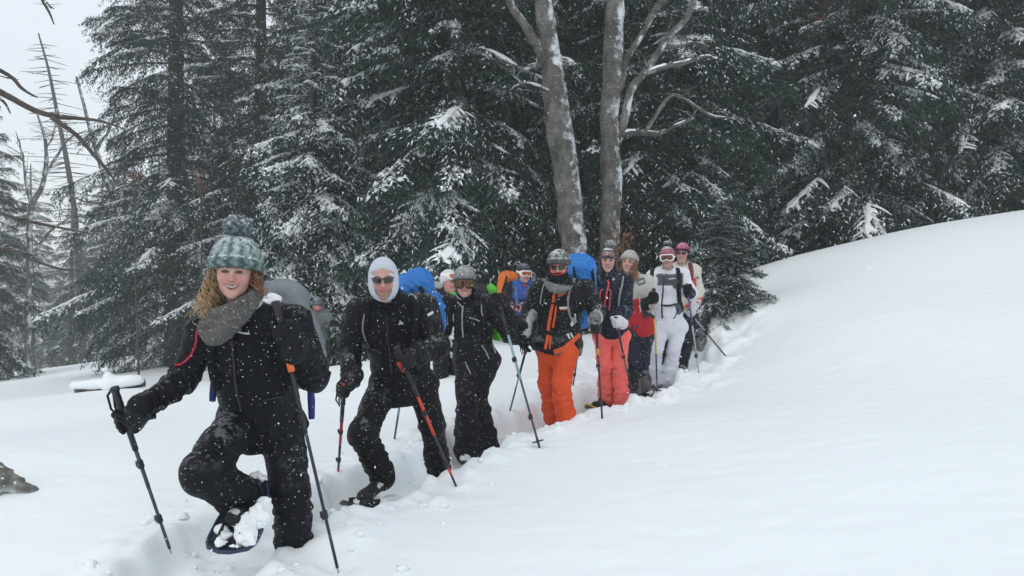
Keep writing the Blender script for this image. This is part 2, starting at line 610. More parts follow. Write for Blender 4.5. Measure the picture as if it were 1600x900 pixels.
tc_ = n_.new('ShaderNodeTexCoord')
pn_ = n_.new('ShaderNodeTexNoise')
pn_.inputs['Scale'].default_value = 3.2
pn_.inputs['Detail'].default_value = 8
pn_.inputs['Roughness'].default_value = 0.72
l_.new(tc_.outputs['Object'], pn_.inputs['Vector'])
sm_ = n_.new('ShaderNodeMath')
sm_.operation = 'MULTIPLY_ADD'
sm_.inputs[1].default_value = 0.22
l_.new(dp_.outputs['Value'], sm_.inputs[0])
l_.new(pn_.outputs[0], sm_.inputs[2])
mr_ = n_.new('ShaderNodeMapRange')
mr_.inputs[1].default_value = 0.66
mr_.inputs[2].default_value = 0.76
l_.new(sm_.outputs[0], mr_.inputs[0])
pn2_ = n_.new('ShaderNodeTexNoise')             # dark and pale patches of lichen
pn2_.inputs['Scale'].default_value = 2.2
pn2_.inputs['Detail'].default_value = 9
pn2_.inputs['Roughness'].default_value = 0.75
l_.new(tc_.outputs['Object'], pn2_.inputs['Vector'])
rp_ = n_.new('ShaderNodeValToRGB')
rp_.color_ramp.elements[0].position = 0.38
rp_.color_ramp.elements[0].color = (0.40, 0.38, 0.36, 1)
rp_.color_ramp.elements[1].position = 0.66
rp_.color_ramp.elements[1].color = (1.5, 1.5, 1.45, 1)
l_.new(pn2_.outputs[0], rp_.inputs[0])
mm_ = n_.new('ShaderNodeMix')
mm_.data_type = 'RGBA'
mm_.blend_type = 'MULTIPLY'
mm_.inputs[0].default_value = 1
l_.new(cin_, mm_.inputs[6])
l_.new(rp_.outputs[0], mm_.inputs[7])
m3_ = n_.new('ShaderNodeMix')
m3_.data_type = 'RGBA'
l_.new(mr_.outputs[0], m3_.inputs[0])
l_.new(mm_.outputs[2], m3_.inputs[6])
m3_.inputs[7].default_value = (0.62, 0.66, 0.68, 1)
l_.new(m3_.outputs[2], b_.inputs['Base Color'])
M_dead = mat('dead_wood', (0.075, 0.065, 0.058), 0.9, var=0.35, vs=20, bump=0.6, bs=40, fleck=0.15, fs=60)
M_leaf = mat('withered_leaves', (0.22, 0.10, 0.05), 0.7, attr=True)

def frame_along(T):
    """unit vectors across a direction: sideways and upwards"""
    T = T / (np.linalg.norm(T, axis=-1, keepdims=True) + 1e-9)
    S = np.cross(T, V(0, 0, 1.0))
    S /= np.linalg.norm(S, axis=-1, keepdims=True) + 1e-9
    U = np.cross(S, T)
    return T, S, U

def blob_tubes(r, P, R, n=5, flat=0.5):
    """snow lying along a line: lumpy flattened tubes"""
    mb = MB()
    m = len(P)
    T, S, U = frame_along(np.gradient(P, axis=0))
    an = np.linspace(0, 2 * np.pi, n, endpoint=False)
    rr = (R[:, None] * (0.75 + 0.5 * r.random((m, n))))
    rr[0] *= 0.3
    rr[-1] *= 0.2
    ring = P[:, None] + rr[..., None] * (np.cos(an)[None, :, None] * S[:, None] + flat * np.sin(an)[None, :, None] * U[:, None])
    i = np.arange(m - 1)[:, None] * n
    j = np.arange(n)[None]
    k = (j + 1) % n
    return ring.reshape(-1, 3), np.stack([i + j, i + k, i + n + k, i + n + j], -1).reshape(-1, 4)

def make_bough(seed, L=2.2, weep=0.5, frost=0.3, lumps=0.5, dens=1.0):
    """one spruce bough along +x: sprig triangles (needles, frosted ones) and snow lying on it"""
    r = np.random.default_rng(seed)
    def spine(s):
        return np.stack([s * L * (1 - 0.06 * s), 0.05 * L * np.sin(3 * s + seed), L * (0.10 * s - 0.50 * s ** 2 + 0.20 * s ** 3)], -1)
    nb = int(L / 0.066 * dens)
    s = np.linspace(0.12, 0.985, nb) + r.normal(0, 0.006, nb)
    B = spine(s)
    T, S, U = frame_along(spine(s + 0.01) - spine(s))
    side = np.where(np.arange(nb) % 2 == 0, 1.0, -1.0)
    ln = L * (0.10 + 0.34 * np.sin(np.pi * np.clip(s, 0, 1) ** 0.8) ** 0.9) * (0.65 + 0.5 * r.random(nb))
    ang = np.radians(48 + r.normal(0, 9, nb))
    D = np.cos(ang)[:, None] * T + (np.sin(ang) * side)[:, None] * S + U * r.normal(0.02, 0.07, nb)[:, None]
    nk = 13
    t = np.linspace(0.04, 1, nk)
    C = B[:, None] + t[None, :, None] * (ln[:, None, None] * D[:, None])
    C[..., 2] -= weep * ln[:, None] * t[None] ** 1.7 * (0.5 + 0.7 * r.random(nb))[:, None]
    # sprigs
    Tb = np.gradient(C, axis=1)
    Tb, Sb, Ub = frame_along(Tb)
    pat = np.zeros((nb, nk))
    lat = (t[None] * ln[:, None]) / L
    cn = vnoise(C, 0.11, seed + 3) - 0.5 + 0.6 * (vnoise(C, 0.045, seed + 8) - 0.5)
    for _ in range(int(round(3 * min(1.7, lumps)))):
        sc_, sh_, lw = r.uniform(0.35, 0.9), r.uniform(0.10, 0.30), r.uniform(0.06, 0.17)
        if r.random() < 0.5:
            sc_, sh_, lw = r.uniform(0.45, 0.75), r.uniform(0.3, 0.55), r.uniform(0.035, 0.075)
        val = 1 - np.sqrt(((s[:, None] - sc_) / sh_) ** 2 + (lat / lw) ** 2) + 1.1 * cn
        pat = np.maximum(pat, sstep(0.0, 0.45, val))
    edge = sstep(0.30, 0.0, t)[None] * (0.25 + 0.6 * min(1, lumps)) * sstep(-0.15, 0.25, cn)
    n_s = 3
    v, cols, fr = [], [], []
    for q in range(n_s):
        sd = r.choice([-1.0, 1.0], (nb, nk)) if q == 2 else np.full((nb, nk), -1.0 if q == 0 else 1.0)
        d = 0.75 * Tb + Sb * (sd * (0.55 + 0.3 * r.random((nb, nk))))[..., None]
        d[..., 2] += -0.35 * weep - 0.3 * r.random((nb, nk)) + (0.35 if q == 2 else 0)
        d /= np.linalg.norm(d, axis=-1, keepdims=True)
        l = (0.055 + 0.065 * r.random((nb, nk))) * (0.6 + 0.2 * L)
        base = C + 0.03 * r.normal(0, 1, (nb, nk, 3)) * np.array([1, 1, .5])
        w = np.cross(d, r.normal(0, 1, (nb, nk, 3)) * 0.6 + np.array([0, 0, 1.0]))
        w /= np.linalg.norm(w, axis=-1, keepdims=True) + 1e-9
        w = w * (0.0135 * (0.7 + 0.6 * r.random((nb, nk))) * (1 + 1.2 * pat))[..., None]
        tri = np.stack([base - w, base + w, base + d * l[..., None]], -2).reshape(-1, 3, 3)
        v.append(tri)
        fr.append((r.random((nb, nk)) < np.maximum(np.maximum(frost * (0.25 if q != 2 else 1.2) * np.clip((vnoise(C, 0.32, seed) - 0.25) * 2.6, 0.1, 1.8), 0.92 * pat), (0.5 if q == 2 else 0.2) * edge)).ravel())
        g = (0.7 + 0.6 * r.random((nb, nk)) + 0.25 * (vnoise(C, 0.35, seed + 5) - 0.5)).ravel()
        base_c = np.array([0.022, 0.047, 0.036])[None] * g[:, None]
        cols.append(base_c)
    v = np.concatenate(v)
    fr = np.concatenate(fr)
    cols = np.concatenate(cols)
    # snow along the spine and the first part of the branchlets
    sv, sf, n = [], [], 0
    def put(P, R):
        nonlocal n
        a, q = blob_tubes(r, P, R)
        sv.append(a)
        sf.append(q + n)
        n += len(a)
    a0 = 0.3 + 0.35 * r.random()
    runs = [(a0, min(0.97, a0 + 0.15 + 0.35 * r.random()))] if lumps > 0.25 else []
    for a, b in runs:
        ss = np.linspace(a, b, 9)
        P = spine(ss) + V(0, 0, 0.02)
        put(P, (0.025 + 0.035 * min(lumps, 0.9)) * (0.5 + 0.9 * r.random(9)) * np.sin(np.pi * np.linspace(0.12, 0.95, 9)) ** 0.6)
        for i in np.where((s > a) & (s < b))[0]:
            if r.random() < 0.55:
                m = r.integers(3, 6)
                put(C[i, :m] + V(0, 0, 0.016), (0.016 + 0.022 * min(lumps, 0.9)) * np.linspace(1.15, 0.35, m) * (0.6 + 0.7 * r.random()))
    wood = MB()
    ss = np.linspace(0, 0.96, 7)
    wood.tube(spine(ss), 0.022 * L / 2 * np.linspace(1.1, 0.25, 7), 5, cap=False)
    return dict(tri=v, fr=fr, col=cols, sv=np.concatenate(sv) if sv else np.zeros((0, 3)), sf=np.concatenate(sf) if sf else np.zeros((0, 4), int),
                wv=wood.verts(), wf=wood.faces()[0], L=L)

BOUGHS = {}
def boughs(kind):
    if kind not in BOUGHS:
        p = dict(dusted=dict(frost=0.24, lumps=0.18, weep=0.75), laden=dict(frost=0.60, lumps=1.7, weep=0.7), mixed=dict(frost=0.22, lumps=0.46, weep=0.85),
                 bare=dict(frost=0.14, lumps=0.0, weep=0.6), young=dict(frost=0.34, lumps=0.10, weep=0.2))[kind]
        fr_m = dict(dusted=(0.1, 0.25, 0.6, 1.6, 0.3, 2.2), mixed=(0.15, 0.25, 0.8, 1.6, 0.4, 2.4), laden=(0.8, 1.0, 1.3, 0.9, 1.5, 1.2), young=(1,) * 6, bare=(1,) * 6)[kind]
        lu_m = dict(dusted=(0.5, 1.0, 2.0, 3.5, 1.0, 4.0), mixed=(0.5, 1.2, 1.9, 2.2, 1.0, 2.2), laden=(0.8, 1, 1.1, 0.9, 1.15, 1), young=(1,) * 6, bare=(0,) * 6)[kind]
        BOUGHS[kind] = []
        for i in range(6):
            q = dict(p)
            q['frost'] = p['frost'] * fr_m[i]
            q['lumps'] = p['lumps'] * lu_m[i]
            BOUGHS[kind].append(make_bough(100 * len(BOUGHS) + i + 11, L=2.2, **q))
    return BOUGHS[kind]

def spruce_mesh(name, seed, H, rmax, kind, z0=0.4, z1=None, level=0.33, per=6, tip=0.25, lean=(0, 0), droop=0.0, full=False):
    """meshes of one spruce standing at the origin: trunk, crown, snow"""
    r = np.random.default_rng(seed)
    bs = boughs(kind)
    z1 = z1 or H
    tv, tc, sv, sf, wv, wf = [], [], [], [], [], []
    sn = wn_ = 0
    frv = []
    z = z0
    while z < min(z1, H * 0.985):
        f = z / H
        rad = rmax * (1 - f) ** 0.72 * (0.55 + 0.45 * sstep(0, 0.14, f)) + tip * 0.3
        for k in range(per):
            b = bs[r.integers(len(bs))]
            az = 2 * np.pi * (k + 0.6 * r.random()) / per + z * 2.4
            sc = rad / b['L'] * (0.7 + 0.5 * r.random())
            el = np.radians((16 - 34 * (1 - f) ** 1.2 + r.normal(0, 6)) - droop)
            ca, sa, ce, se = np.cos(az), np.sin(az), np.cos(el), np.sin(el)
            R = np.array([[ca * ce, -sa, -ca * se], [sa * ce, ca, -sa * se], [se, 0, ce]]) * sc
            roll = r.normal(0, 0.16)
            Rr = np.array([[1, 0, 0], [0, np.cos(roll), -np.sin(roll)], [0, np.sin(roll), np.cos(roll)]])
            R = R @ Rr
            o = V(lean[0] * f, lean[1] * f, z + r.normal(0, 0.08))
            # a bough far smaller than its pattern keeps fewer, relatively larger sprigs
            keep = slice(None)
            m = len(b['tri'])
            if sc < 0.75 and not full:
                keep = r.random(m) < max(0.25, sc * 1.1)
            tri = b['tri'][keep]
            cen = tri.mean(1, keepdims=True)
            grow = min(1.6, 1 / max(sc, 0.3) ** 0.7) if not full else 1.15
            tri = (cen + (tri - cen) * grow) @ R.T + o
            tv.append(tri)
            tc.append(b['col'][keep])
            frv.append(b['fr'][keep])
            if len(b['sv']):
                sv.append(b['sv'] @ R.T + o)
                sf.append(b['sf'] + sn)
                sn += len(b['sv'])
            wv.append(b['wv'] @ R.T + o)
            wf.append(b['wf'] + wn_)
            wn_ += len(b['wv'])
        z += level * (0.75 + 0.5 * r.random()) * (0.6 + 0.4 * (1 - f))
    tv, tc, frv = np.concatenate(tv), np.concatenate(tc), np.concatenate(frv)
    gv = tv[~frv]
    crown = new_mesh(name + '_crown', gv.reshape(-1, 3), np.arange(len(gv) * 3).reshape(-1, 3), False, np.repeat(tc[~frv], 3, 0))
    fv = tv[frv]
    fc_ = fv.mean(1, keepdims=True)
    fv = fc_ + (fv - fc_) * 0.85 + V(0, 0, 0.012)
    S_v = [fv.reshape(-1, 3)]
    S_f = [np.arange(len(fv) * 3).reshape(-1, 3)]
    if sv:
        S_v.append(np.concatenate(sv))
        S_f.append(np.concatenate(sf) + len(fv) * 3)
    snow = new_mesh(name + '_snow', np.concatenate(S_v), S_f, False)
    mb = MB()
    zz = np.linspace(-0.6, H, 14)
    mb.tube(np.stack([lean[0] * zz / H, lean[1] * zz / H, zz], -1), (0.035 * H ** 0.75) * (1 - np.clip(zz / H, 0, 0.97)) ** 0.8 + 0.012, 9)
    mb.add(np.concatenate(wv), np.concatenate(wf))
    trunk = new_mesh(name + '_trunk', mb.verts(), mb.faces())
    crown.materials.append(M_needle)
    snow.materials.append(M_lsnow)
    trunk.materials.append(M_bark)
    return dict(trunk=trunk, crown=crown, snow=snow, tris=len(gv) + len(fv))

SPR = {}
def spruce_kind(k):
    if k not in SPR:
        SPR[k] = dict(
            wall=lambda: spruce_mesh('wall', 1, 17, 3.4, 'mixed', 0.3, 11.5, 0.36, 6),
            wide=lambda: spruce_mesh('wide', 2, 16, 3.9, 'mixed', 1.5, 11.0, 0.36, 6, droop=4),
            dark=lambda: spruce_mesh('dark', 3, 18, 3.4, 'dusted', 0.2, 13.0, 0.40, 6),
            airy=lambda: spruce_mesh('airy', 9, 18, 3.4, 'dusted', 0.2, 15.0, 0.47, 5),
            laden=lambda: spruce_mesh('laden', 4, 6.2, 1.85, 'laden', 0.1, None, 0.27, 6, droop=8),
            young=lambda: spruce_mesh('young', 5, 2.4, 1.05, 'young', 0.05, None, 0.125, 8, tip=0.1, full=True),
            back=lambda: spruce_mesh('back', 7, 11, 2.5, 'dusted', 0.2, None, 0.46, 5),
            cushion=lambda: spruce_mesh('cushion', 8, 1.6, 0.95, 'laden', 0.05, None, 0.16, 6, tip=0.1, droop=10),
            thin=lambda: spruce_mesh('thin', 6, 19, 2.6, 'bare', 1.0, 15, 0.55, 5),
        )[k]()
    return SPR[k]

def spruce(kind, x, y, label, rot=0.0, sc=1.0, group=None, sz=1.0, z=None, tilt=(0, 0)):
    m = spruce_kind(kind)
    t = thing('spruce_tree', label, 'tree', (x, y, float(ground(np.array(x), np.array(y))) - 0.1 if z is None else z), group)
    t.rotation_euler = (tilt[0], tilt[1], rot)
    t.scale = (sc, sc, sc * sz)
    for nm in ('trunk', 'crown', 'snow'):
        link(nm, m[nm], None, t)
    return t

def at(px, d):
    return (px - 800) / FP * d

EDGE = 'spruces along the forest edge'
DEEP = 'spruces standing deeper in the forest'
def S(kind, px, d, label, rot, sc=1.0, group=EDGE, **k):
    return spruce(kind, at(px, d), d, label, rot, sc, group, **k)
S('laden', 490, 14.7, 'snow laden spruce with a visible top, behind the hooded man', 0.4, 1.14)
S('wide', 712, 15.5, 'wide dark spruce behind the person in goggles, snow on its boughs', 1.2, 1.0)
S('dark', 1010, 16.2, 'dark spruce right behind the two grey bare trunks', 2.2, 1.0)
S('wall', 1330, 18.5, 'spruce above the right part of the slope, snow streaks on drooping boughs', 0.2, 1.0)
S('wide', 1560, 19.0, 'spruce at the right edge of the photo, boughs drooping over the slope crest', 3.0, 1.0)
S('airy', 275, 27.0, 'tall dusted spruce behind the woman in the pompom hat, left of the others', 0.9, 1.25)
S('dark', 1185, 20.5, 'dusted spruce beside the gap of sky right of the bare trunks', 4.0, 0.95)
S('young', 1128, 11.7, 'small young spruce growing out of the snow right of the group', 0.3, 0.70)
S('cushion', 1112, 11.35, 'low spruce sapling buried in snow cushions, right of the pink hat', 1.3, 0.55)
S('wall', 600, 19.5, 'spruce filling the gap between the snow laden spruce and the wide one', 2.0, 1.05)
S('wall', 860, 19.0, 'spruce behind the thick leaning bare trunk', 5.0, 1.05)
S('airy', 408, 25.5, 'spruce showing above the top of the snow laden spruce', 1.1, 1.0)
S('wall', 1445, 21.5, 'spruce between the two right hand edge spruces, a little back', 3.7, 1.05)
S('back', -30, 34.0, 'dark spruce cut off by the left edge of the photo', 2.6, 1.2)
S('wall', 1650, 22.0, 'spruce just past the right edge of the photo', 0.7, 1.0)
for k, px, d, rot, sc, lb in [
        ('dark', 700, 24.0, 0.5, 1.1, 'far spruce behind the wide dark spruce'), ('wall', 980, 25.0, 3.1, 1.1, 'far spruce showing between the two bare trunks'),
        ('dark', 540, 26.0, 4.1, 1.1, 'far spruce to the right of the top of the snow laden spruce'), ('wall', 800, 29.0, 1.7, 1.2, 'far spruce left of the thick leaning bare trunk'),
        ('dark', 1290, 25.0, 5.2, 1.1, 'far spruce left of the spruce with snow streaks'), ('wall', 1085, 28.0, 0.2, 0.95, 'far spruce behind the forked limbs of the right bare trunk'),
        ('dark', 1400, 29.0, 2.9, 1.2, 'far spruce above the middle of the right crest'), ('dark', 1560, 28.0, 1.3, 1.2, 'far spruce behind the right edge spruce'),
        ('back', 335, 50.0, 3.3, 1.5, 'misty spruce right of the tall dusted spruce'), ('back', 195, 56.0, 0.1, 1.5, 'misty low spruce behind the grey leaning trunk on the left'),
        ('back', 112, 64.0, 2.2, 1.25, 'misty low spruce behind the planted left pole'), ('back', 48, 72.0, 4.4, 1.75, 'misty spruce behind the leaning dead snag'),
        ('back', 160, 80.0, 5.4, 1.9, 'faintest misty spruce on the left')]:
    S(k, px, d, lb, rot, sc, DEEP)
print('spruces', sum(m['tris'] for m in SPR.values()), time.time() - T0)

# ------------------------------------------------------------------ bare trees
def bez(P, n=24):
    """a smooth line through points (x, y, z, radius)"""
    P = np.asarray(P, float)
    t = np.arange(len(P))
    u = np.linspace(0, len(P) - 1, n)
    out = []
    for c in range(P.shape[1]):
        y = P[:, c]
        m = np.gradient(y)
        i = np.clip(u.astype(int), 0, len(P) - 2)
        f = u - i
        out.append((2 * f ** 3 - 3 * f ** 2 + 1) * y[i] + (f ** 3 - 2 * f ** 2 + f) * m[i] + (-2 * f ** 3 + 3 * f ** 2) * y[i + 1] + (f ** 3 - f ** 2) * m[i + 1])
    return np.stack(out, 1)

def px_line(pts, d):
    """(photo x, photo y, half width in pixels[, extra depth]) -> x, y, z, radius"""
    return np.array([np.append(pt(p[0], p[1], d + (p[3] if len(p) > 3 else 0)), p[2] / FP * d) for p in pts])

def wobble(C, amp, seed):
    C = C.copy()
    n = np.stack([vnoise(C[:, :3], 0.35, seed + i) - 0.5 for i in range(3)], 1)
    C[:, :3] += amp * n
    C[:, 3] *= 0.88 + 0.24 * vnoise(C[:, :3], 0.22, seed + 7)
    return C

def twigs(r, C, n, ln, rad, depth=1, up=0.5, out=None):
    """fine side shoots along a limb"""
    out = [] if out is None else out
    for i in range(n):
        k = r.integers(len(C) // 4, len(C))
        d = r.normal(0, 1, 3)
        d[2] = abs(d[2]) * up + 0.1 * r.normal()
        d /= np.linalg.norm(d)
        l = ln * (0.5 + r.random())
        t = np.linspace(0, 1, 7)
        P = C[k, :3] + d * (l * t)[:, None] + r.normal(0, 0.05 * l, (7, 3)).cumsum(0) * 0.5
        R = min(rad, C[k, 3] * 0.7) * (1.1 - 0.9 * t)
        Q = np.concatenate([P, R[:, None]], 1)
        out.append(Q)
        if depth > 0:
            twigs(r, Q, 3, ln * 0.5, rad * 0.6, depth - 1, up, out)
    return out

def bare_tree(name, label, base, trunk, limbs, m, seed, n_tw=3, tw_len=0.5, tw_rad=0.008, snow=0.5, group=None, sides=12, tdepth=1, up=0.5, parts=True):
    r = np.random.default_rng(seed)
    t = thing(name, label, 'tree', base, group)
    C = wobble(bez(trunk, 40), 0.05, seed)
    mb = MB()
    mb.tube(C[:, :3], C[:, 3], sides)
    mb.build('trunk', m, t)
    tw, sn = [], []
    for L_ in limbs:
        c = wobble(bez(L_, 22), 0.10, seed + len(tw) + 3)
        mb = MB()
        c[:, 3] *= 0.88
        mb.tube(c[:, :3], c[:, 3], 8)
        mb.build('limb', m, t)
        twigs(r, c, n_tw, tw_len, tw_rad, tdepth, up, tw)
        # snow on the upper side of runs that lie flat enough
        T = np.gradient(c[:, :3], axis=0)
        T /= np.linalg.norm(T, axis=1)[:, None]
        flat = np.abs(T[:, 2]) < 0.75
        a = 0
        while a < len(c) - 3:
            b = a
            while b < len(c) - 1 and flat[b] and b - a < 8:
                b += 1
            if b - a >= 3 and r.random() < snow:
                q = c[a:b]
                sn.append((q[:, :3] + np.array([0, 0, 1.0]) * q[:, 3:4] * 0.75, q[:, 3] * (0.5 + 0.4 * r.random())))
            a = max(b, a + 1)
    if tw:
        mb = MB()
        for q in tw:
            mb.tube(q[:, :3], q[:, 3], 4, cap=False)
        o = mb.build('twigs', m, t)
        o['kind'] = 'stuff'
    if sn:
        sv, sf, n = [], [], 0
        for P, R in sn:
            a, q = blob_tubes(r, P, R, 7, 0.8)
            sv.append(a)
            sf.append(q + n)
            n += len(a)
        o = part('snow', np.concatenate(sv), np.concatenate(sf), M_lsnow, t)
        o['kind'] = 'stuff'
    return t

D1 = 12.7
def gz(px, d, dn=0.3):
    x = at(px, d)
    return float(ground(np.array(x), np.array(d))) - dn
BARE = 'bare beech trunks behind the group'
trunkL = px_line([(899, 470, 25), (897, 400, 22), (888, 300, 21), (874, 200, 20), (864, 120, 18), (858, 60, 15.5), (850, 0, 14), (838, -120, 12), (830, -300, 7)], D1)
bt1 = bare_tree('bare_tree', 'thicker, leaning bare grey trunk, left one of the two, snow plastered on its bark', (trunkL[0, 0], trunkL[0, 1], gz(899, D1)), trunkL,
    [px_line([(856, 105, 11), (838, 70, 9), (818, 35, 8), (797, 0, 7), (770, -70, 5), (740, -160, 3)], D1), px_line([(860, 112, 6), (842, 106, 5), (826, 107, 5), (816, 110, 2.5, -0.1)], D1),
     px_line([(850, 20, 6), (878, -20, 5), (900, -80, 4)], D1), px_line([(868, 150, 4), (840, 130, 3, -0.3), (815, 128, 2, -0.5), (796, 140, 1.2, -0.6)], D1)], M_beech, 5, group=BARE, n_tw=7, tw_len=0.7)
D2 = 12.9
trunkR = px_line([(948, 470, 18), (951, 400, 16.5), (955, 300, 16.5), (952, 220, 16), (955, 150, 15.5), (959, 60, 15), (962, 0, 14), (965, -120, 11), (968, -300, 6)], D2)
bare_tree('bare_tree', 'upright bare grey trunk, right one of the two, with forked limbs spreading right', (trunkR[0, 0], trunkR[0, 1], gz(948, D2)), trunkR,
    [px_line([(962, 235, 8), (971, 210, 8), (980, 166, 7.5), (992, 135, 7.5), (1004, 117, 7), (1034, 73, 6.5), (1060, 45, 6), (1073, 28, 5.5), (1083, 0, 5), (1100, -60, 4)], D2),
     px_line([(1004, 117, 5.5), (1022, 112, 5), (1043, 107, 4.8), (1060, 103, 4.2), (1078, 98, 4), (1102, 86, 3.2), (1122, 90, 2)], D2),
     px_line([(968, 140, 6.5), (980, 98, 6), (1004, 54, 5.5), (1024, 20, 5), (1043, 0, 4.5), (1070, -50, 3)], D2),
     px_line([(962, 215, 6), (985, 208, 5.5), (1004, 208, 5), (1029, 210, 4.5), (1053, 196, 3.5), (1082, 183, 2.5)], D2),
     px_line([(1000, 208, 4), (1024, 181, 3.6), (1045, 153, 3.4), (1060, 150, 3.2), (1090, 168, 2.8), (1112, 181, 2.4), (1146, 184, 1.5)], D2),
     px_line([(1034, 73, 4), (1055, 75, 3.4), (1080, 68, 2.6), (1105, 72, 1.6)], D2)], M_beech, 8, group=BARE, n_tw=8, tw_len=0.6, snow=0.8)
# leaning snag, birch and grey trunk in the mist on the left
dS = 46.0
sn_t = V(1, 1, 1, 0.7) * px_line([(130, 560, 8), (124, 440, 7.5), (116, 330, 6.5), (104, 250, 5.5), (90, 180, 4.2), (76, 110, 3), (60, 52, 1.6)], dS)
r_ = np.random.default_rng(3)
tws = []
Cs = bez(sn_t, 60)
for i in range(120):
    k = r_.integers(12, 59)
    sd = -1 if r_.random() < 0.6 else 1
    l = 2.2 * (0.2 + 0.9 * (1 - k / 62)) * (0.5 + 0.8 * r_.random())
    P = Cs[k, :3] + np.linspace(0, 1, 4)[:, None] * V(sd * l, r_.normal(0, 0.5) * l, -0.12 * l + r_.normal(0, 0.1))
    tws.append(np.concatenate([P, np.linspace(0.026, 0.012, 4)[:, None]], 1))
tsn = thing('dead_tree', 'leaning dead snag against the sky on the left, short broken twigs', 'tree', (sn_t[0, 0], sn_t[0, 1], gz(130, dS)))
mb = MB()
mb.tube(Cs[:, :3], Cs[:, 3], 8)
mb.build('trunk', M_dead, tsn)
mb = MB()
for q in tws:
    mb.tube(q[:, :3], q[:, 3], 4, cap=False)
o = mb.build('twigs', M_dead, tsn)
o['kind'] = 'stuff'
dB = 34.0
bt = px_line([(40, 640, 5), (46, 420, 4.6), (48, 330, 4.4), (66, 290, 3.8), (72, 250, 3.2), (70, 215, 2.4), (58, 175, 1.4)], dB)
bare_tree('bare_tree', 'thin pale crooked bare tree on the left, beside the leaning snag', (bt[0, 0], bt[0, 1], gz(40, dB)), bt,
    [px_line([(68, 280, 2.6), (90, 240, 2.2), (112, 215, 1.6), (135, 205, 1)], dB), px_line([(50, 325, 3), (40, 280, 2.4), (35, 240, 1.7), (25, 205, 1)], dB), px_line([(71, 235, 2), (85, 205, 1.5), (88, 170, 1)], dB), px_line([(48, 400, 3), (80, 360, 2), (110, 340, 1.2)], dB)],
    M_beech, 12, n_tw=8, tw_len=1.3, tw_rad=0.017)
dG = 40.0
gt = V(1, 1, 1, 0.75) * px_line([(228, 640, 11), (224, 590, 10), (214, 500, 9), (204, 420, 8), (186, 340, 6.5), (160, 265, 5.5), (140, 200, 4), (120, 120, 2.5)], dG)
bare_tree('bare_tree', 'slender grey trunk leaning left, behind the planted left pole', (gt[0, 0], gt[0, 1], gz(228, dG)), gt,
    [px_line([(204, 420, 4), (235, 380, 3), (262, 330, 2), (280, 290, 1)], dG), px_line([(186, 340, 3), (160, 320, 2.4), (130, 315, 1.6), (100, 300, 1)], dG), px_line([(150, 235, 3), (175, 190, 2), (185, 140, 1.2)], dG)], M_beech, 14, n_tw=5, tw_len=1.5, tw_rad=0.02)
# dead branches reaching in from the left, from a trunk just outside the picture
dF = 5.6
ft = px_line([(-260, 900, 30), (-255, 600, 26), (-250, 300, 22), (-245, 100, 18), (-240, -100, 14), (-235, -300, 8)], dF)
bare_tree('dead_tree', 'dead dark branches reaching in from the left edge of the photo', (ft[0, 0], ft[0, 1], gz(-260, dF)), ft,
    [px_line([(-250, 110, 8), (-120, 118, 7), (0, 143, 5.5), (60, 170, 5), (100, 181, 4), (150, 190, 2.6), (190, 203, 1.2)], dF),
     px_line([(84, 177, 4.2), (112, 205, 4), (140, 245, 3.6), (160, 270, 3), (175, 290, 1.5)], dF),
     px_line([(-245, 60, 6), (-100, 72, 5), (0, 112, 3.6), (28, 132, 3), (57, 147, 1.3)], dF), px_line([(-120, 118, 5), (-40, 135, 4), (2, 162, 2.6), (14, 184, 1.2)], dF),
     px_line([(-240, -120, 6), (-60, -100, 5), (40, -30, 3.2), (66, 14, 2.4), (79, 42, 1)], dF), px_line([(60, 3, 1.6), (72, 14, 1.3), (80, 18, 0.8)], dF),
     px_line([(-252, 270, 6), (-120, 300, 5), (0, 332, 3.6), (70, 352, 2.6), (138, 364, 1.0)], dF), px_line([(-255, 330, 6), (-120, 360, 4.5), (0, 392, 3), (80, 412, 2.2), (165, 430, 0.9)], dF)],
    M_dead, 23, n_tw=2, tw_len=0.18, tw_rad=0.005, snow=0.1, up=0.2)

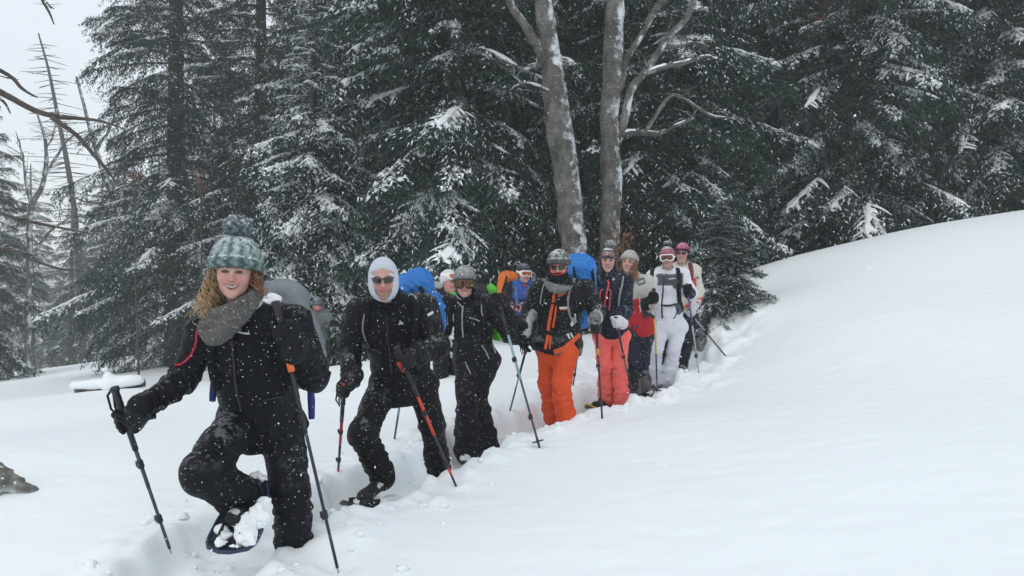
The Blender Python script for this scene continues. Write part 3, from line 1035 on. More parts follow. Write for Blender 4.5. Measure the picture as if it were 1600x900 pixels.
# saplings that kept their withered leaves
def leafy(label, px, py, d, spread, n, h, seed, cols=((0.20, 0.085, 0.05), (0.13, 0.07, 0.045))):
    r = np.random.default_rng(seed)
    c = pt(px, py, d)
    x, y = c[0], c[1]
    z0 = float(ground(np.array(x), np.array(y)))
    t = thing('beech_sapling', label, 'tree', (x, y, z0 - 0.1), 'saplings with withered leaves')
    mb = MB()
    stems = []
    for i in range(9):
        e = c + r.normal(0, 1, 3) * np.array(spread) * 0.8
        b = (V(x, y, z0 - 0.1) if h < 1.5 else c - V(0, 0, 0.7)) + r.normal(0, 0.05, 3) * np.array([1, 1, 0])
        m = 0.5 * (b + e) + V(0, 0, 0.12) + r.normal(0, 0.06, 3)
        P = bez(np.stack([b, m, e]), 9)
        stems.append(P)
        mb.tube(P, np.linspace(0.014, 0.004, 9), 5)
    if h >= 1.5:
        mb.tube(bez([[x + 0.1, y, z0 - 0.2], [x, y, 0.5 * (z0 + c[2])], [c[0], c[1], c[2] - 0.65]], 8), np.linspace(0.035, 0.016, 8), 6)
    o = mb.build('stems', M_dead, t)
    o['kind'] = 'stuff'
    v = []
    for i in range(n):
        s_ = stems[r.integers(9)]
        p = s_[r.integers(5, 9)] + r.normal(0, 1, 3) * np.array(spread) * 0.35
        a = r.normal(0, 1, 3)
        a /= np.linalg.norm(a)
        b = np.cross(a, r.normal(0, 1, 3))
        b /= np.linalg.norm(b)
        l = (0.035 + 0.03 * r.random()) * (1.0 if h < 1.5 else 1.7)
        w = l * 0.38
        v.append([p, p + a * l * 0.5 + b * w + V(0, 0, 0.004), p + a * l, p + a * l * 0.5 - b * w])
    v = np.array(v).reshape(-1, 3)
    k = r.random(n)[:, None]
    cc = np.repeat(np.array(cols[0]) * k + np.array(cols[1]) * (1 - k), 4, 0)
    o = part('leaves', v, np.arange(n * 4).reshape(-1, 4), M_leaf, t, False, cc)
    o['kind'] = 'stuff'
leafy('low sapling with brown leaves behind the heads of the woman in coral and the beanie', 975, 372, 12.2, (0.22, 0.15, 0.14), 420, 1.0, 1)
leafy('sapling with rusty leaves high in front of the spruces at the top right', 1288, 16, 17.7, (0.26, 0.2, 0.30), 170, 4.0, 2, ((0.26, 0.085, 0.035), (0.15, 0.06, 0.035)))
leafy('sapling with rusty leaves beside the tall dusted spruce on the left', 315, 280, 23.5, (0.16, 0.2, 0.2), 130, 2.0, 4, ((0.20, 0.09, 0.05), (0.12, 0.065, 0.045)))
leafy('sapling with a few rusty leaves left of the tall dusted spruce', 212, 272, 23.8, (0.10, 0.15, 0.10), 70, 2.0, 6, ((0.20, 0.09, 0.05), (0.13, 0.065, 0.045)))

# snow covered log and stump at the far left, lichen covered rock in front
lg = thing('log', 'fallen log under a cap of snow at the far left, before the misty trees', 'log', pt(165, 612, 12.9))
mb = MB()
La, Lb = pt(118, 613, 12.9), pt(226, 602, 13.1)
mb.tube(np.linspace(La, Lb, 9) + np.array([[0, 0, 0.02 * math.sin(i) + 0.03] for i in range(9)]), 0.07, 10)
mb.build('trunk', M_dead, lg)
w = Vox(np.minimum(La, Lb) - 0.4, np.maximum(La, Lb) + 0.5, 0.025)
w.cap(La + V(0, 0, 0.10), La + 0.45 * (Lb - La) + V(0, 0, 0.10), 0.09, 0.10, 0.05, (V(0, 0, 1), 0.8))
w.cap(pt(185, 596, 12.95), pt(215, 593, 13.0), 0.13, 0.11, 0.05, (V(0, 0, 1), 0.75))
w.cap(pt(170, 600, 12.9), pt(168, 588, 12.9), 0.12, 0.07, 0.06)
w.ell(pt(163, 577, 12.9), (0.07, 0.07, 0.04), np.eye(3), 0.03)
v, q, g = w.mesh()
v = v + g * (0.04 * (vnoise(v, 0.15, 3) - 0.5))[:, None]
part('snow_cap', v, q, M_lsnow, lg)
M_lichen = mat('lichen_bark', (0.2, 0.2, 0.18), 0.95, attr=True, var=0.5, vs=16, bump=1.0, bs=30, fleck=0.3, fs=50)
rc = pt(-12, 752, 4.95)
rk = thing('stump', 'lichen covered stump poking out of the snow at the left edge', 'stump', rc)
w = Vox(rc - 0.5, rc + 0.5, 0.012)
w.cap(rc + V(-0.12, 0, -0.12), rc + V(0.02, 0.0, 0.06), 0.17, 0.07, 0.05)
w.cap(rc + V(0.0, 0, 0.03), rc + V(0.23, 0.02, -0.07), 0.075, 0.02, 0.04)
w.cap(rc + V(0.02, -0.05, -0.02), rc + V(0.10, -0.18, -0.16), 0.06, 0.04, 0.05)
v, q, g = w.mesh()
v = v + g * (0.05 * (vnoise(v, 0.09, 3) - 0.5) + 0.03 * (vnoise(v, 0.03, 5) - 0.5))[:, None]
k = vnoise(v, 0.06, 8)[:, None]
sn = (sstep(0.36, 0.46, vnoise(v, 0.10, 6)) * sstep(0.03, -0.06, (v - rc)[:, 2] + 0.3 * (v - rc)[:, 0]) * (g[:, 1] < 0.2))[:, None]
cc = np.array([0.10, 0.10, 0.09]) * (1 - k) + np.array([0.27, 0.27, 0.235]) * k
part('bark', v, q, M_lichen, rk, True, cc * (1 - sn) + np.array([0.8, 0.83, 0.85]) * sn)
print('bare trees', time.time() - T0)
# ------------------------------------------------------------------ people: builders
SKIN = np.array([0.50, 0.295, 0.24])
M_skin = mat('skin', (0.5, 0.3, 0.22), 0.5, attr=True, bump=0.15, bs=260, spec=0.4)
M_eye = mat('eyeball', (0.7, 0.7, 0.7), 0.15, attr=True, spec=0.6)
M_teeth = mat('teeth', (0.50, 0.47, 0.42), 0.3)
M_cloth = mat('garment_fabric', (0.5, 0.5, 0.5), 0.75, attr=True, var=0.10, vs=60, bump=0.3, bs=170, fleck=0.05, fs=110, spec=0.15)
M_dark = mat('black_shell_fabric', (0.5, 0.5, 0.5), 0.5, attr=True, var=0.25, vs=40, bump=0.4, bs=120, fleck=0.13, fs=125, spec=0.14)
M_knit = mat('knitted_wool', (0.5, 0.5, 0.5), 0.95, attr=True, var=0.3, vs=130, bump=0.8, bs=190, spec=0.1, fleck=0.3, fs=150)
M_hair = mat('hair', (0.2, 0.12, 0.06), 0.5, attr=True, spec=0.3)
M_cover = mat('rain_cover_fabric', (0.5, 0.5, 0.5), 0.55, attr=True, var=0.12, vs=12, bump=0.25, bs=40, fleck=0.06, fs=60, spec=0.35)
M_web = mat('webbing', (0.010, 0.010, 0.012), 0.8, var=0.3, vs=80, fleck=0.15, fs=120, spec=0.15)
M_webgrey = mat('grey_webbing', (0.26, 0.27, 0.28), 0.8, var=0.3, vs=80, fleck=0.2, fs=110)
M_black = mat('black_plastic', (0.015, 0.015, 0.017), 0.4, fleck=0.12, fs=120)
M_white = mat('white_plastic', (0.75, 0.76, 0.77), 0.35)
M_lens = mat('dark_lens', (0.012, 0.01, 0.01), 0.06, spec=0.8)
M_lensb = mat('bronze_lens', (0.10, 0.05, 0.015), 0.08, metal=0.55, spec=0.8, var=0.5, vs=30)
M_lenso = mat('orange_lens', (0.42, 0.10, 0.03), 0.08, metal=0.3, spec=0.8)
M_lensr = mat('red_brown_lens', (0.13, 0.035, 0.025), 0.08, metal=0.2, spec=0.8, var=0.3, vs=40)
M_lensp = mat('pinkish_lens', (0.22, 0.11, 0.115), 0.1, metal=0.3, spec=0.8, var=0.35, vs=40)
M_metal = mat('metal', (0.45, 0.45, 0.46), 0.35, metal=0.9)
PAINT = {}
def paint(c, rough=0.4, metal=0.0):
    k = (c, rough, metal)
    if k not in PAINT:
        PAINT[k] = mat('coloured_finish', c, rough, metal=metal, var=0.1, vs=60, fleck=0.06, fs=140)
    return PAINT[k]
CLOTH = {}
def cloth(c):
    if c not in CLOTH:
        CLOTH[c] = mat('coloured_cloth', c, 0.75, var=0.15, vs=60, bump=0.3, bs=160, fleck=0.06, fs=110)
    return CLOTH[c]

def rot_axes(yaw, pitch, roll):
    """columns: the person's right-in-picture, backward and up directions"""
    y, p, r = map(math.radians, (yaw, pitch, roll))
    return np.array(Matrix.Rotation(y, 3, 'Z') @ Matrix.Rotation(p, 3, 'X') @ Matrix.Rotation(r, 3, 'Y'))

def wrinkle(P, seed, amp, limbs=(), size=0.12):
    sk = P + 0.05 * np.stack([vnoise(P, 0.2, seed + 21), vnoise(P, 0.2, seed + 22), vnoise(P, 0.2, seed + 23)], -1)
    a = vnoise(sk @ np.array([[1, 0, 0.35], [0, 1, 0], [-0.5, 0, 0.75]]), size, seed)
    b = vnoise(P, size * 0.5, seed + 1)
    w = (1 - np.abs(2 * a - 1)) ** 3 * 1.3 + 0.2 * (1 - np.abs(2 * b - 1)) ** 2 - 0.45
    out = amp * w
    for A, B, lam, k, e0, e1 in limbs:        # rings of cloth bunching along a limb
        ba = B - A
        l = np.linalg.norm(ba)
        t = (P - A) @ ba / l ** 2
        q = np.linalg.norm(P - A - np.clip(t, 0, 1)[:, None] * ba, axis=1)
        m = sstep(0.17, 0.12, q) * sstep(-0.05, 0.03, t) * sstep(1.08, 1.0, t)
        env = e0 + (e1 - e0) * np.clip(t, 0, 1) ** 1.5
        ph = t * l / lam + 1.6 * vnoise(P, 0.11, seed + 9) + 0.6 * vnoise(P, 0.04, seed + 4)
        out = out + m * k * env * (np.sin(2 * np.pi * ph) * 0.6 + 0.4 * np.sin(4.4 * np.pi * ph + 1))
    return out

def dusted(c, v, g, k=0.5, seed=3):
    """snow caught on the upper sides of a garment"""
    n = 0.40 * vnoise(v, 0.06, seed) + 0.6 * vnoise(v, 0.014, seed + 1)
    m = (k * sstep(0.10, 0.9, g[:, 2]) * sstep(0.56, 0.68, n))[:, None]
    return c * (1 - m) + np.array([0.6, 0.64, 0.67]) * m

class Person:
    def __init__(s, label, d, J, yaw=0, pitch=0, roll=0, head=1.0, group='snowshoe hikers in a file'):
        s.J = {k: pt(j[0], j[1], d + (j[2] if len(j) > 2 else 0)) for k, j in J.items()}
        s.d = d
        s.px = FP / d
        if 'HR' in s.J:
            base = 0.5 * (s.J['AR'] + s.J['AL'])
        else:
            base = s.J['H'] - V(0, 0, 1.6)
        s.t = thing('person', label, 'person', base, group)
        h = s.J['H']
        s.R = rot_axes(math.degrees(math.atan2(-h[0], h[1])) + yaw, pitch, roll)
        s.hs = head
        s.tree = {}
        s.seed = int(abs(d * 1000 + h[0] * 100)) % 997
        if 'SR' in s.J:
            sm = 0.5 * (s.J['SR'] + s.J['SL'])
            hm = 0.5 * (s.J['HR'] + s.J['HL'])
            s.sm, s.hm = sm, hm
            s.up = nrm(sm - hm)
            x = s.J['SL'] - s.J['SR']
            s.x = nrm(x - s.up * (x @ s.up))
            s.y = np.cross(s.up, s.x)
            s.sw = np.linalg.norm(x)
            s.A = np.stack([s.x, s.y, s.up], 1)
    def report(s):
        J = s.J
        L = lambda a, b: round(float(np.linalg.norm(J[a] - J[b])), 2) if a in J and b in J else None
        print(s.t['label'][:28], 'sw', L('SR', 'SL'), 'uaR', L('SR', 'ER'), 'faR', L('ER', 'WR'), 'uaL', L('SL', 'EL'), 'faL', L('EL', 'WL'),
              'torso', round(float(np.linalg.norm(s.sm - s.hm)), 2), 'thR', L('HR', 'KR'), 'shR', L('KR', 'AR'), 'thL', L('HL', 'KL'), 'shL', L('KL', 'AL'), 'neck', round(float(np.linalg.norm(s.sm - J['H'])), 2))
    # head-local metres -> world
    def hw(s, P):
        return s.J['H'] + (np.asarray(P, float) * s.hs) @ s.R.T
    def tl(s, x, y, z):
        """torso-local metres (from between the shoulders) -> world"""
        return s.sm + s.A @ V(x, y, z)
    def solid(s, name, vx, m, col, disp=None, keep=True, parent=None, local=False, clean=None):
        v, q, g = vx.mesh()
        if disp is not None:
            v = v + g * disp(v)[:, None]
        c = col(v, g) if callable(col) else np.broadcast_to(np.asarray(col, float), v.shape)
        if local:
            v = s.hw(v)
        o = part(name, v, q, m, parent or s.t, True, c)
        if keep:
            s.tree[name] = BVHTree.FromPolygons(v.tolist(), q.tolist())
        return o
    def cast(s, px, py, on):
        o = Vector((0, 0, CAMZ))
        dr = Vector(((px - 800) / FP, 1, -(py - 450) / FP)).normalized()
        best = None
        for k in on:
            if k in s.tree:
                r = s.tree[k].ray_cast(o, dr, 60)
                if r[0] is not None and (best is None or r[3] < best[2]):
                    best = (np.array(r[0]), np.array(r[1]), r[3])
        if best is None:
            return None
        n = best[1]
        if n @ np.array(dr) > 0:
            n = -n
        return best[0], n
    def strip(s, name, pix, w, m, on=('jacket',), th=0.006, parent=None, lift=0.004, label=None):
        """a flat band lying on a garment along a line of photo pixels: strap, zip, piping"""
        pix = np.asarray(pix, float)
        seg = np.concatenate([[0], np.cumsum(np.linalg.norm(np.diff(pix, axis=0), axis=1))])
        n = max(3, int(seg[-1] / (0.018 * s.px)) + 2)
        tt = np.linspace(0, seg[-1], n)
        pp = np.stack([np.interp(tt, seg, pix[:, 0]), np.interp(tt, seg, pix[:, 1])], 1)
        P, N = [], []
        for a in pp:
            r = s.cast(a[0], a[1], on)
            if r is not None:
                P.append(r[0])
                N.append(r[1])
        if len(P) < 2:
            print('strip missed', name, s.t['label'][:20])
            return None
        P, N = np.array(P), np.array(N)
        if len(P) > 3:                      # no sudden jumps in depth
            for _ in range(2):
                P[1:-1] = 0.5 * P[1:-1] + 0.25 * (P[:-2] + P[2:])
                N[1:-1] = N[1:-1] + 0.5 * (N[:-2] + N[2:])
        N /= np.linalg.norm(N, axis=1)[:, None]
        T = np.gradient(P, axis=0)
        T /= np.linalg.norm(T, axis=1)[:, None] + 1e-9
        W = np.cross(T, N)
        W /= np.linalg.norm(W, axis=1)[:, None] + 1e-9
        w2 = np.broadcast_to(np.asarray(w, float), (len(P),))[:, None] / 2 if np.ndim(w) == 0 else np.interp(np.linspace(0, 1, len(P)), np.linspace(0, 1, len(w)), w)[:, None] / 2
        P = P + N * lift
        ring = np.stack([P - W * w2 - N * 0.01, P - W * w2 * 0.8 + N * th, P + W * w2 * 0.8 + N * th, P + W * w2 - N * 0.01], 1)
        k = len(P)
        q = []
        for i in range(k - 1):
            for j in range(4):
                q.append([i * 4 + j, i * 4 + (j + 1) % 4, i * 4 + 4 + (j + 1) % 4, i * 4 + 4 + j])
        q.append([0, 1, 2, 3])
        q.append([k * 4 - 1, k * 4 - 2, k * 4 - 3, k * 4 - 4])
        o = part(name, ring.reshape(-1, 3), np.array(q), m, parent or s.t, False)
        if label:
            o['label'] = label
        return o
    def patch(s, name, poly, m, on=('jacket',), th=0.004, parent=None, n=5):
        """a four-cornered flat panel on a garment; corners in photo pixels"""
        p = np.asarray(poly, float)
        G, N = [], []
        for a in np.linspace(0, 1, n):
            for b in np.linspace(0, 1, n):
                q = (p[0] * (1 - a) + p[3] * a) * (1 - b) + (p[1] * (1 - a) + p[2] * a) * b
                r = s.cast(q[0], q[1], on)
                if r is None:
                    G.append([np.nan] * 3)
                    N.append([0, -1, 0])
                else:
                    G.append(r[0])
                    N.append(r[1])
        G, N = np.array(G), np.array(N)
        if np.isnan(G).any():
            print('patch missed', name, s.t['label'][:20])
            return None
        N = N + N.mean(0)
        N /= np.linalg.norm(N, axis=1)[:, None]
        top = G + N * (th + 0.004)
        bot = G - N * 0.008
        v = np.concatenate([top, bot])
        q = []
        for i in range(n - 1):
            for j in range(n - 1):
                a = i * n + j
                q.append([a, a + 1, a + n + 1, a + n])
        per = [i for i in range(n)] + [i * n + n - 1 for i in range(1, n)] + [n * n - 1 - i for i in range(1, n)] + [n * (n - 1 - i) for i in range(1, n)]
        per = per[:-1] if per[-1] == per[0] else per
        for a, b in zip(per, per[1:] + per[:1]):
            q.append([a, b, b + n * n, a + n * n])
        return part(name, v, np.array(q), m, parent or s.t, False)

    # ---------------- clothes
    def jacket(s, m, col, g=1.0, hem=0.06, collar=0.08, neck_r=0.075, amp=0.011, sleeve=1.0, hood=False, name='jacket', flare=0.0, h=None, cuff=True, hem_tilt=0.0):
        J = s.J
        h = h or max(0.0078, s.d * 0.0020)
        P = [J[k] for k in ('SR', 'SL', 'ER', 'EL', 'WR', 'WL', 'HR', 'HL')]
        lo, hi = np.min(P, 0) - 0.24, np.max(P, 0) + 0.24
        hi[2] = s.sm[2] + 0.30
        vx = Vox(lo, hi, h)
        sq = (s.y, 0.74)
        up = s.up
        chest = s.sm - up * 0.13
        waist = s.sm * 0.35 + s.hm * 0.65
        b = min(1.1, max(0.90, s.sw / 0.38)) * g
        vx.cap(chest, waist, 0.175 * b, 0.155 * b, 0.05, sq)
        vx.cap(waist, s.hm - up * hem, 0.158 * b, (0.172 + flare) * b, 0.06, (s.y, 0.80))
        vx.plane(s.hm - up * (hem + 0.10) + s.y * 0, -up + 0.12 * s.x * hem_tilt, 0.02)
        vx.cap(J['SR'], J['SL'], 0.078 * g, 0.078 * g, 0.08)
        vx.ell(s.sm - up * 0.10 - s.y * 0.05, (0.15 * b, 0.10 * g, 0.13), s.A, 0.06)
        nk = s.sm + up * 0.045 + 0.2 * (J['H'] - s.sm - up * 0.2)
        vx.cap(s.sm - up * 0.02, nk + 0.02 * up, 0.11 * g, neck_r + 0.012, 0.06)
        for S_, E, W in (('SR', 'ER', 'WR'), ('SL', 'EL', 'WL')):
            if E in J:
                vx.cap(J[S_], J[E], 0.082 * g * sleeve, 0.066 * g * sleeve, 0.045)
                vx.cap(J[E], J[W], 0.066 * g * sleeve, 0.053 * g * sleeve, 0.035)
                if cuff:
                    e = nrm(J[W] - J[E])
                    vx.cap(J[W] - e * 0.03, J[W] - e * 0.02, 0.055 * g * sleeve, 0.055 * g * sleeve, 0.012)
        if hood:
            vx.ell(s.sm + up * 0.05 + s.y * 0.11, (0.15, 0.075, 0.075), s.A, 0.03)
        ct = nk + up * collar
        dn = nrm(J['H'] - nk)
        vx.cap(nk, nk + dn * collar, neck_r + 0.01, neck_r, 0.02)
        vx.cap(nk + dn * (collar - 0.02), nk + dn * (collar + 0.2), neck_r - 0.012, neck_r, 0.0, op='s')
        # hem: only the torso is cut off below it
        lowest = min(J['WR'][2] if 'WR' in J else 9, J['WL'][2] if 'WL' in J else 9)
        limbs = []
        for S_, E, W in (('SR', 'ER', 'WR'), ('SL', 'EL', 'WL')):
            if E in J:
                limbs += [(J[S_], J[E], 0.095, 0.009, 0.25, 1.0), (J[W], J[E], 0.08, 0.009, 0.8, 0.9)]
        limbs.append((s.sm, s.hm - up * hem, 0.16, 0.005, 0.2, 1.0))
        s.limbs = limbs
        return s.solid(name, vx, m, col, lambda v: wrinkle(v, s.seed, amp, limbs))
    def trousers(s, m, col, g=1.0, flare=0.0, amp=0.010, top=0.10, name='trousers', snowline=None):
        J = s.J
        h = max(0.0082, s.d * 0.0020)
        P = [J[k] for k in ('HR', 'HL', 'KR', 'KL', 'AR', 'AL')]
        lo, hi = np.min(P, 0) - 0.24, np.max(P, 0) + 0.24
        vx = Vox(lo, hi, h)
        vx.cap(J['HR'], J['HL'], 0.115 * g, 0.115 * g, 0.05, (s.y, 0.95))
        vx.cap(s.hm, s.hm + s.up * top, 0.15 * g, 0.15 * g, 0.05, (s.y, 0.78))
        limbs = []
        for H, K, A in (('HR', 'KR', 'AR'), ('HL', 'KL', 'AL')):
            lg_ = Vox(lo, hi, h)
            lg_.cap(J[H], J[K], 0.100 * g, 0.080 * g, 0.04)
            lg_.cap(J[K], J[A], 0.078 * g, (0.070 + flare) * g, 0.03)
            kn = nrm(J[K] - 0.5 * (J[H] + J[A]) - s.y * 0.02)
            lg_.ell(J[K] + kn * 0.015, (0.06 * g, 0.06 * g, 0.08), np.eye(3), 0.04)
            vx.d = smin(vx.d, lg_.d, 0.014)
            e = nrm(J[A] - J[K])
            limbs += [(J[H], J[K], 0.15, 0.006, 0.3, 1.0), (J[A], J[K], 0.105, 0.009, 0.9, 1.0)]
        return s.solid(name, vx, m, col, lambda v: wrinkle(v, s.seed + 40, amp * 1.2, limbs, 0.16))
    def boot(s, side, toe, m=None, col=(0.02, 0.02, 0.022)):
        A = s.J['A' + side]
        toe = np.asarray(toe, float)
        h = max(0.006, s.d * 0.0015)
        f = nrm(toe - A)
        lo, hi = np.minimum(A, toe) - 0.13, np.maximum(A, toe) + 0.13
        vx = Vox(lo, hi, h)
        heel = A - f * 0.02 + V(0, 0, -0.035)
        vx.cap(A + V(0, 0, 0.05), A + V(0, 0, -0.02), 0.058, 0.056, 0.03)
        vx.cap(heel, toe, 0.05, 0.042, 0.03)
        vx.ell(toe - f * 0.02, (0.052, 0.062, 0.04), np.eye(3), 0.02)
        return s.solid('boot', vx, m or M_dark, lambda v, g: np.where((vnoise(v, 0.04, 3) > 0.66)[:, None], [0.55, 0.57, 0.6], col), lambda v: 0.004 * (vnoise(v, 0.03, 2) - 0.5), keep=False)
    def grip_glove(s, side, c, ax, m, col, cuffcol=None, g=1.0):
        """a gloved hand closed round a pole: palm, four fingers, thumb, cuff"""
        W = s.J['W' + side]
        Z = nrm(ax)
        c = np.asarray(c, float)
        x = (W - c) - Z * ((W - c) @ Z)
        if np.linalg.norm(x) < 0.02:
            x = V(1, 0, 0) - Z * Z[0]
        X = nrm(x)
        Yv = np.cross(Z, X)
        if side == 'L':
            Yv = -Yv
        L = lambda a, b, z: c + X * a + Yv * b + Z * z
        h = max(0.0045, s.d * 0.0011)
        lo = np.minimum(c, W) - 0.12
        hi = np.maximum(c, W) + 0.12
        vx = Vox(lo, hi, h)
        g2 = g
        vx.box(L(0.042, 0.008, 0.0), V(0.016, 0.032, 0.046) * g2, np.stack([X, Yv, Z], 1), 0.014, 0.02)
        for i, zz in enumerate((0.036, 0.012, -0.012, -0.036)):
            R = (0.034, 0.036, 0.035, 0.031)[i]
            r = (0.0125, 0.013, 0.0125, 0.011)[i] * g2
            P = [L(0.048, 0.034, zz)] + [L(R * math.cos(a), R * math.sin(a) * 1.05, zz * 0.95 - 0.002) for a in np.radians([95, 150, 205, 262])]
            for a, b in zip(P[:-1], P[1:]):
                vx.cap(a, b, r, r * 0.97, 0.004)
        T = [L(0.04, -0.03, 0.02), L(0.012, -0.040, 0.046), L(-0.022, -0.028, 0.052), L(-0.036, 0.0, 0.05)]
        for i, (a, b) in enumerate(zip(T[:-1], T[1:])):
            vx.cap(a, b, (0.017, 0.0145, 0.0135)[i] * g2, (0.0145, 0.0135, 0.0125)[i] * g2, 0.006)
        vx.cap(L(0.045, 0.0, -0.005), W, 0.036 * g2, 0.043 * g2, 0.02)
        e = nrm(W - L(0.045, 0, 0))
        vx.cap(W - e * 0.03, W + e * 0.04, 0.045 * g2, 0.053 * g2, 0.008)
        def cf(v, gr):
            base = np.broadcast_to(np.asarray(col, float), v.shape).copy()
            if cuffcol is not None:
                t = ((v - W) @ e > -0.012)
                base[t] = cuffcol
            return base
        return s.solid('glove', vx, m, cf, lambda v: 0.003 * (vnoise(v, 0.025, 5) - 0.5), keep=True)
    def open_glove(s, side, tipdir, palm, m, col, size=1.0):
        """a relaxed open hand in a glove: five separate curled fingers"""
        W = s.J['W' + side]
        D = nrm(tipdir)
        Nn = nrm(np.asarray(palm) - D * (np.asarray(palm) @ D))
        Sx = np.cross(D, Nn)
        L = lambda a, b, n: W + size * (D * a + Sx * b + Nn * n)
        h = max(0.0045, s.d * 0.0011)
        vx = Vox(W - 0.24 * size, W + 0.24 * size, h)
        vx.box(L(0.065, 0, 0), V(0.045, 0.043, 0.018) * size, np.stack([D, Sx, Nn], 1), 0.016, 0.02)
        for i, b in enumerate((-0.036, -0.012, 0.012, 0.034)):
            l = (0.07, 0.082, 0.076, 0.06)[i] * size
            p = L(0.10, b, 0)
            ang = 0.25 + 0.12 * i
            for k in range(3):
                q = p + (D * math.cos(ang) + Nn * math.sin(ang) + Sx * (b * 3)) * l * (0.42, 0.33, 0.25)[k]
                vx.cap(p, q, 0.0135 * size, 0.0125 * size, 0.004)
                p = q
                ang += 0.45
        p = L(0.03, -0.04, 0.005)
        q = L(0.075, -0.072, 0.02)
        vx.cap(p, q, 0.018 * size, 0.015 * size, 0.012)
        vx.cap(q, L(0.108, -0.068, 0.035), 0.015 * size, 0.013 * size, 0.004)
        vx.cap(L(0.02, 0, 0), L(-0.05, 0, 0), 0.042 * size, 0.055 * size, 0.02)
        return s.solid('glove', vx, m, col, lambda v: 0.003 * (vnoise(v, 0.025, 5) - 0.5))

    # ---------------- head
    def head(s, smile=0.3, teeth=0.0, skin=SKIN, brow=(0.10, 0.06, 0.04), lip=(0.36, 0.13, 0.12), beard=0.0, eyes=True, wide=1.0, ears=True, chin_r=0.022, eyecol=(0.05, 0.07, 0.07), nose=1.0):
        """the body: head with face, neck and upper chest as one surface, eyes and teeth on it"""
        h = max(0.0038, s.d * 0.00100)
        vx = Vox((-0.12, -0.16, -0.17), (0.12, 0.15, 0.15), h)
        w = wide
        vx.ell((0, 0.018, 0.04), (0.074 * w, 0.094, 0.084))
        vx.ell((0, -0.03, -0.005), (0.066 * w, 0.060, 0.085), k=0.03)
        vx.ell((0, -0.032, -0.062), (0.053 * min(w, 1.03), 0.056, 0.052), k=0.03)
        vx.ell((0, -0.075, -0.098), (chin_r, 0.018, 0.018), k=0.025)
        for sx in (-1, 1):
            vx.ell((sx * 0.037 * w, -0.064, -0.026 + 0.006 * smile), (0.022, 0.020, 0.020), k=0.025)
            vx.cap((sx * 0.012, -0.090, 0.030), (sx * 0.048, -0.076, 0.030), 0.009, 0.007, 0.014)
            vx.ell((sx * 0.031, -0.098, 0.012), (0.018, 0.014, 0.012), k=0.012, op='s')
            if ears:
                vx.ell((sx * 0.078 * w, 0.01, 0.0), (0.010, 0.020, 0.032), rot_axes(sx * 20, 0, 0), k=0.006)
        for sx in (-1, 1):
            for zt, r in ((0.0062, 0.0034), (-0.0052, 0.0030)):
                A3 = [(sx * 0.031 - 0.017, -0.077, 0.0115), (sx * 0.031 - 0.008, -0.0885, 0.0115 + zt), (sx * 0.031 + 0.008, -0.0885, 0.0115 + zt), (sx * 0.031 + 0.017, -0.077, 0.0115)]
                for a, b in zip(A3[:-1], A3[1:]):
                    vx.cap(a, b, r, r, 0.004)
        vx.cap((0, -0.090, 0.020), (0, -0.108, -0.018), 0.0085 * nose, 0.0115 * nose, 0.012)
        vx.ell((0, -0.111, -0.022), (0.012 * nose, 0.012, 0.010), k=0.008)
        for sx in (-1, 1):
            vx.ell((sx * 0.0125 * nose, -0.098, -0.0245), (0.008, 0.010, 0.008), k=0.006)
            vx.ell((sx * 0.006, -0.111, -0.033), (0.0045, 0.006, 0.005), k=0.004, op='s')
        def front(x, z):
            i = int(round((x - vx.lo[0]) / h))
            k = int(round((z - vx.lo[2]) / h))
            c = np.where(vx.d[i, :, k] < 0)[0]
            if not len(c):
                return -0.07
            j = c[0]
            a, b = vx.d[i, j - 1, k], vx.d[i, j, k]
            return vx.ax[1][j - 1] + h * a / (a - b)
        mw = 0.023 + 0.008 * smile
        zm = -0.055
        mx = np.linspace(-1, 1, 9)
        cz = zm + 0.012 * smile * mx ** 2
        op = 0.0025 + 0.0055 * teeth
        up_ = np.array([[x * mw, 0, z + op * (1 - x * x) * 0.55 + 0.001] for x, z in zip(mx, cz)])
        lo_ = np.array([[x * mw, 0, z - op * (1 - x * x) - 0.001 - 0.004 * (1 - x * x)] for x, z in zip(mx, cz)])
        for P in (up_, lo_):
            for p in P:
                p[1] = front(p[0], p[2]) + 0.002
        for P, r in ((up_, 0.0038), (lo_, 0.0048)):
            for a, b in zip(P[:-1], P[1:]):
                vx.cap(a, b, r, r, 0.003)
        nb = s.R.T @ (s.sm - s.up * 0.02 - s.J['H']) / s.hs if hasattr(s, 'sm') else V(0, 0.06, -0.22)
        nb = V(nb[0], nb[1], nb[2])
        if nb[2] < -0.14:
            lo2 = np.minimum(vx.lo, nb - 0.09)
            # a larger grid that also holds neck and chest
            g2 = Vox(lo2, np.maximum((0.12, 0.15, 0.15), nb + 0.09), h)
            off = np.round((vx.lo - g2.lo) / h).astype(int)
            g2 = Vox(vx.lo - off * h, np.maximum((0.12, 0.15, 0.15), nb + 0.09), h)
            sl = tuple(slice(off[i], off[i] + vx.n[i]) for i in range(3))
            if all(off[i] + vx.n[i] <= g2.n[i] for i in range(3)):
                g2.d[sl] = vx.d
                vx = g2
        vx.cap((0, 0.012, -0.06), nb, 0.052, 0.06, 0.03)
        vx.cap(nb + V(-0.01, 0, 0), nb + V(0.01, 0, -0.04), 0.075, 0.075, 0.05)
        if smile > 0.3:
            for sx in (-1, 1):
                F_ = [V(sx * 0.018, 0, -0.026), V(sx * (0.030 + 0.006 * smile), 0, -0.043), V(sx * (0.034 + 0.006 * smile), 0, -0.062)]
                for p in F_:
                    p[1] = front(p[0], p[2]) - 0.001
                for a, b in zip(F_[:-1], F_[1:]):
                    vx.cap(a, b, 0.0028, 0.0028, 0.006, op='s')
        lipP = np.concatenate([up_, lo_])
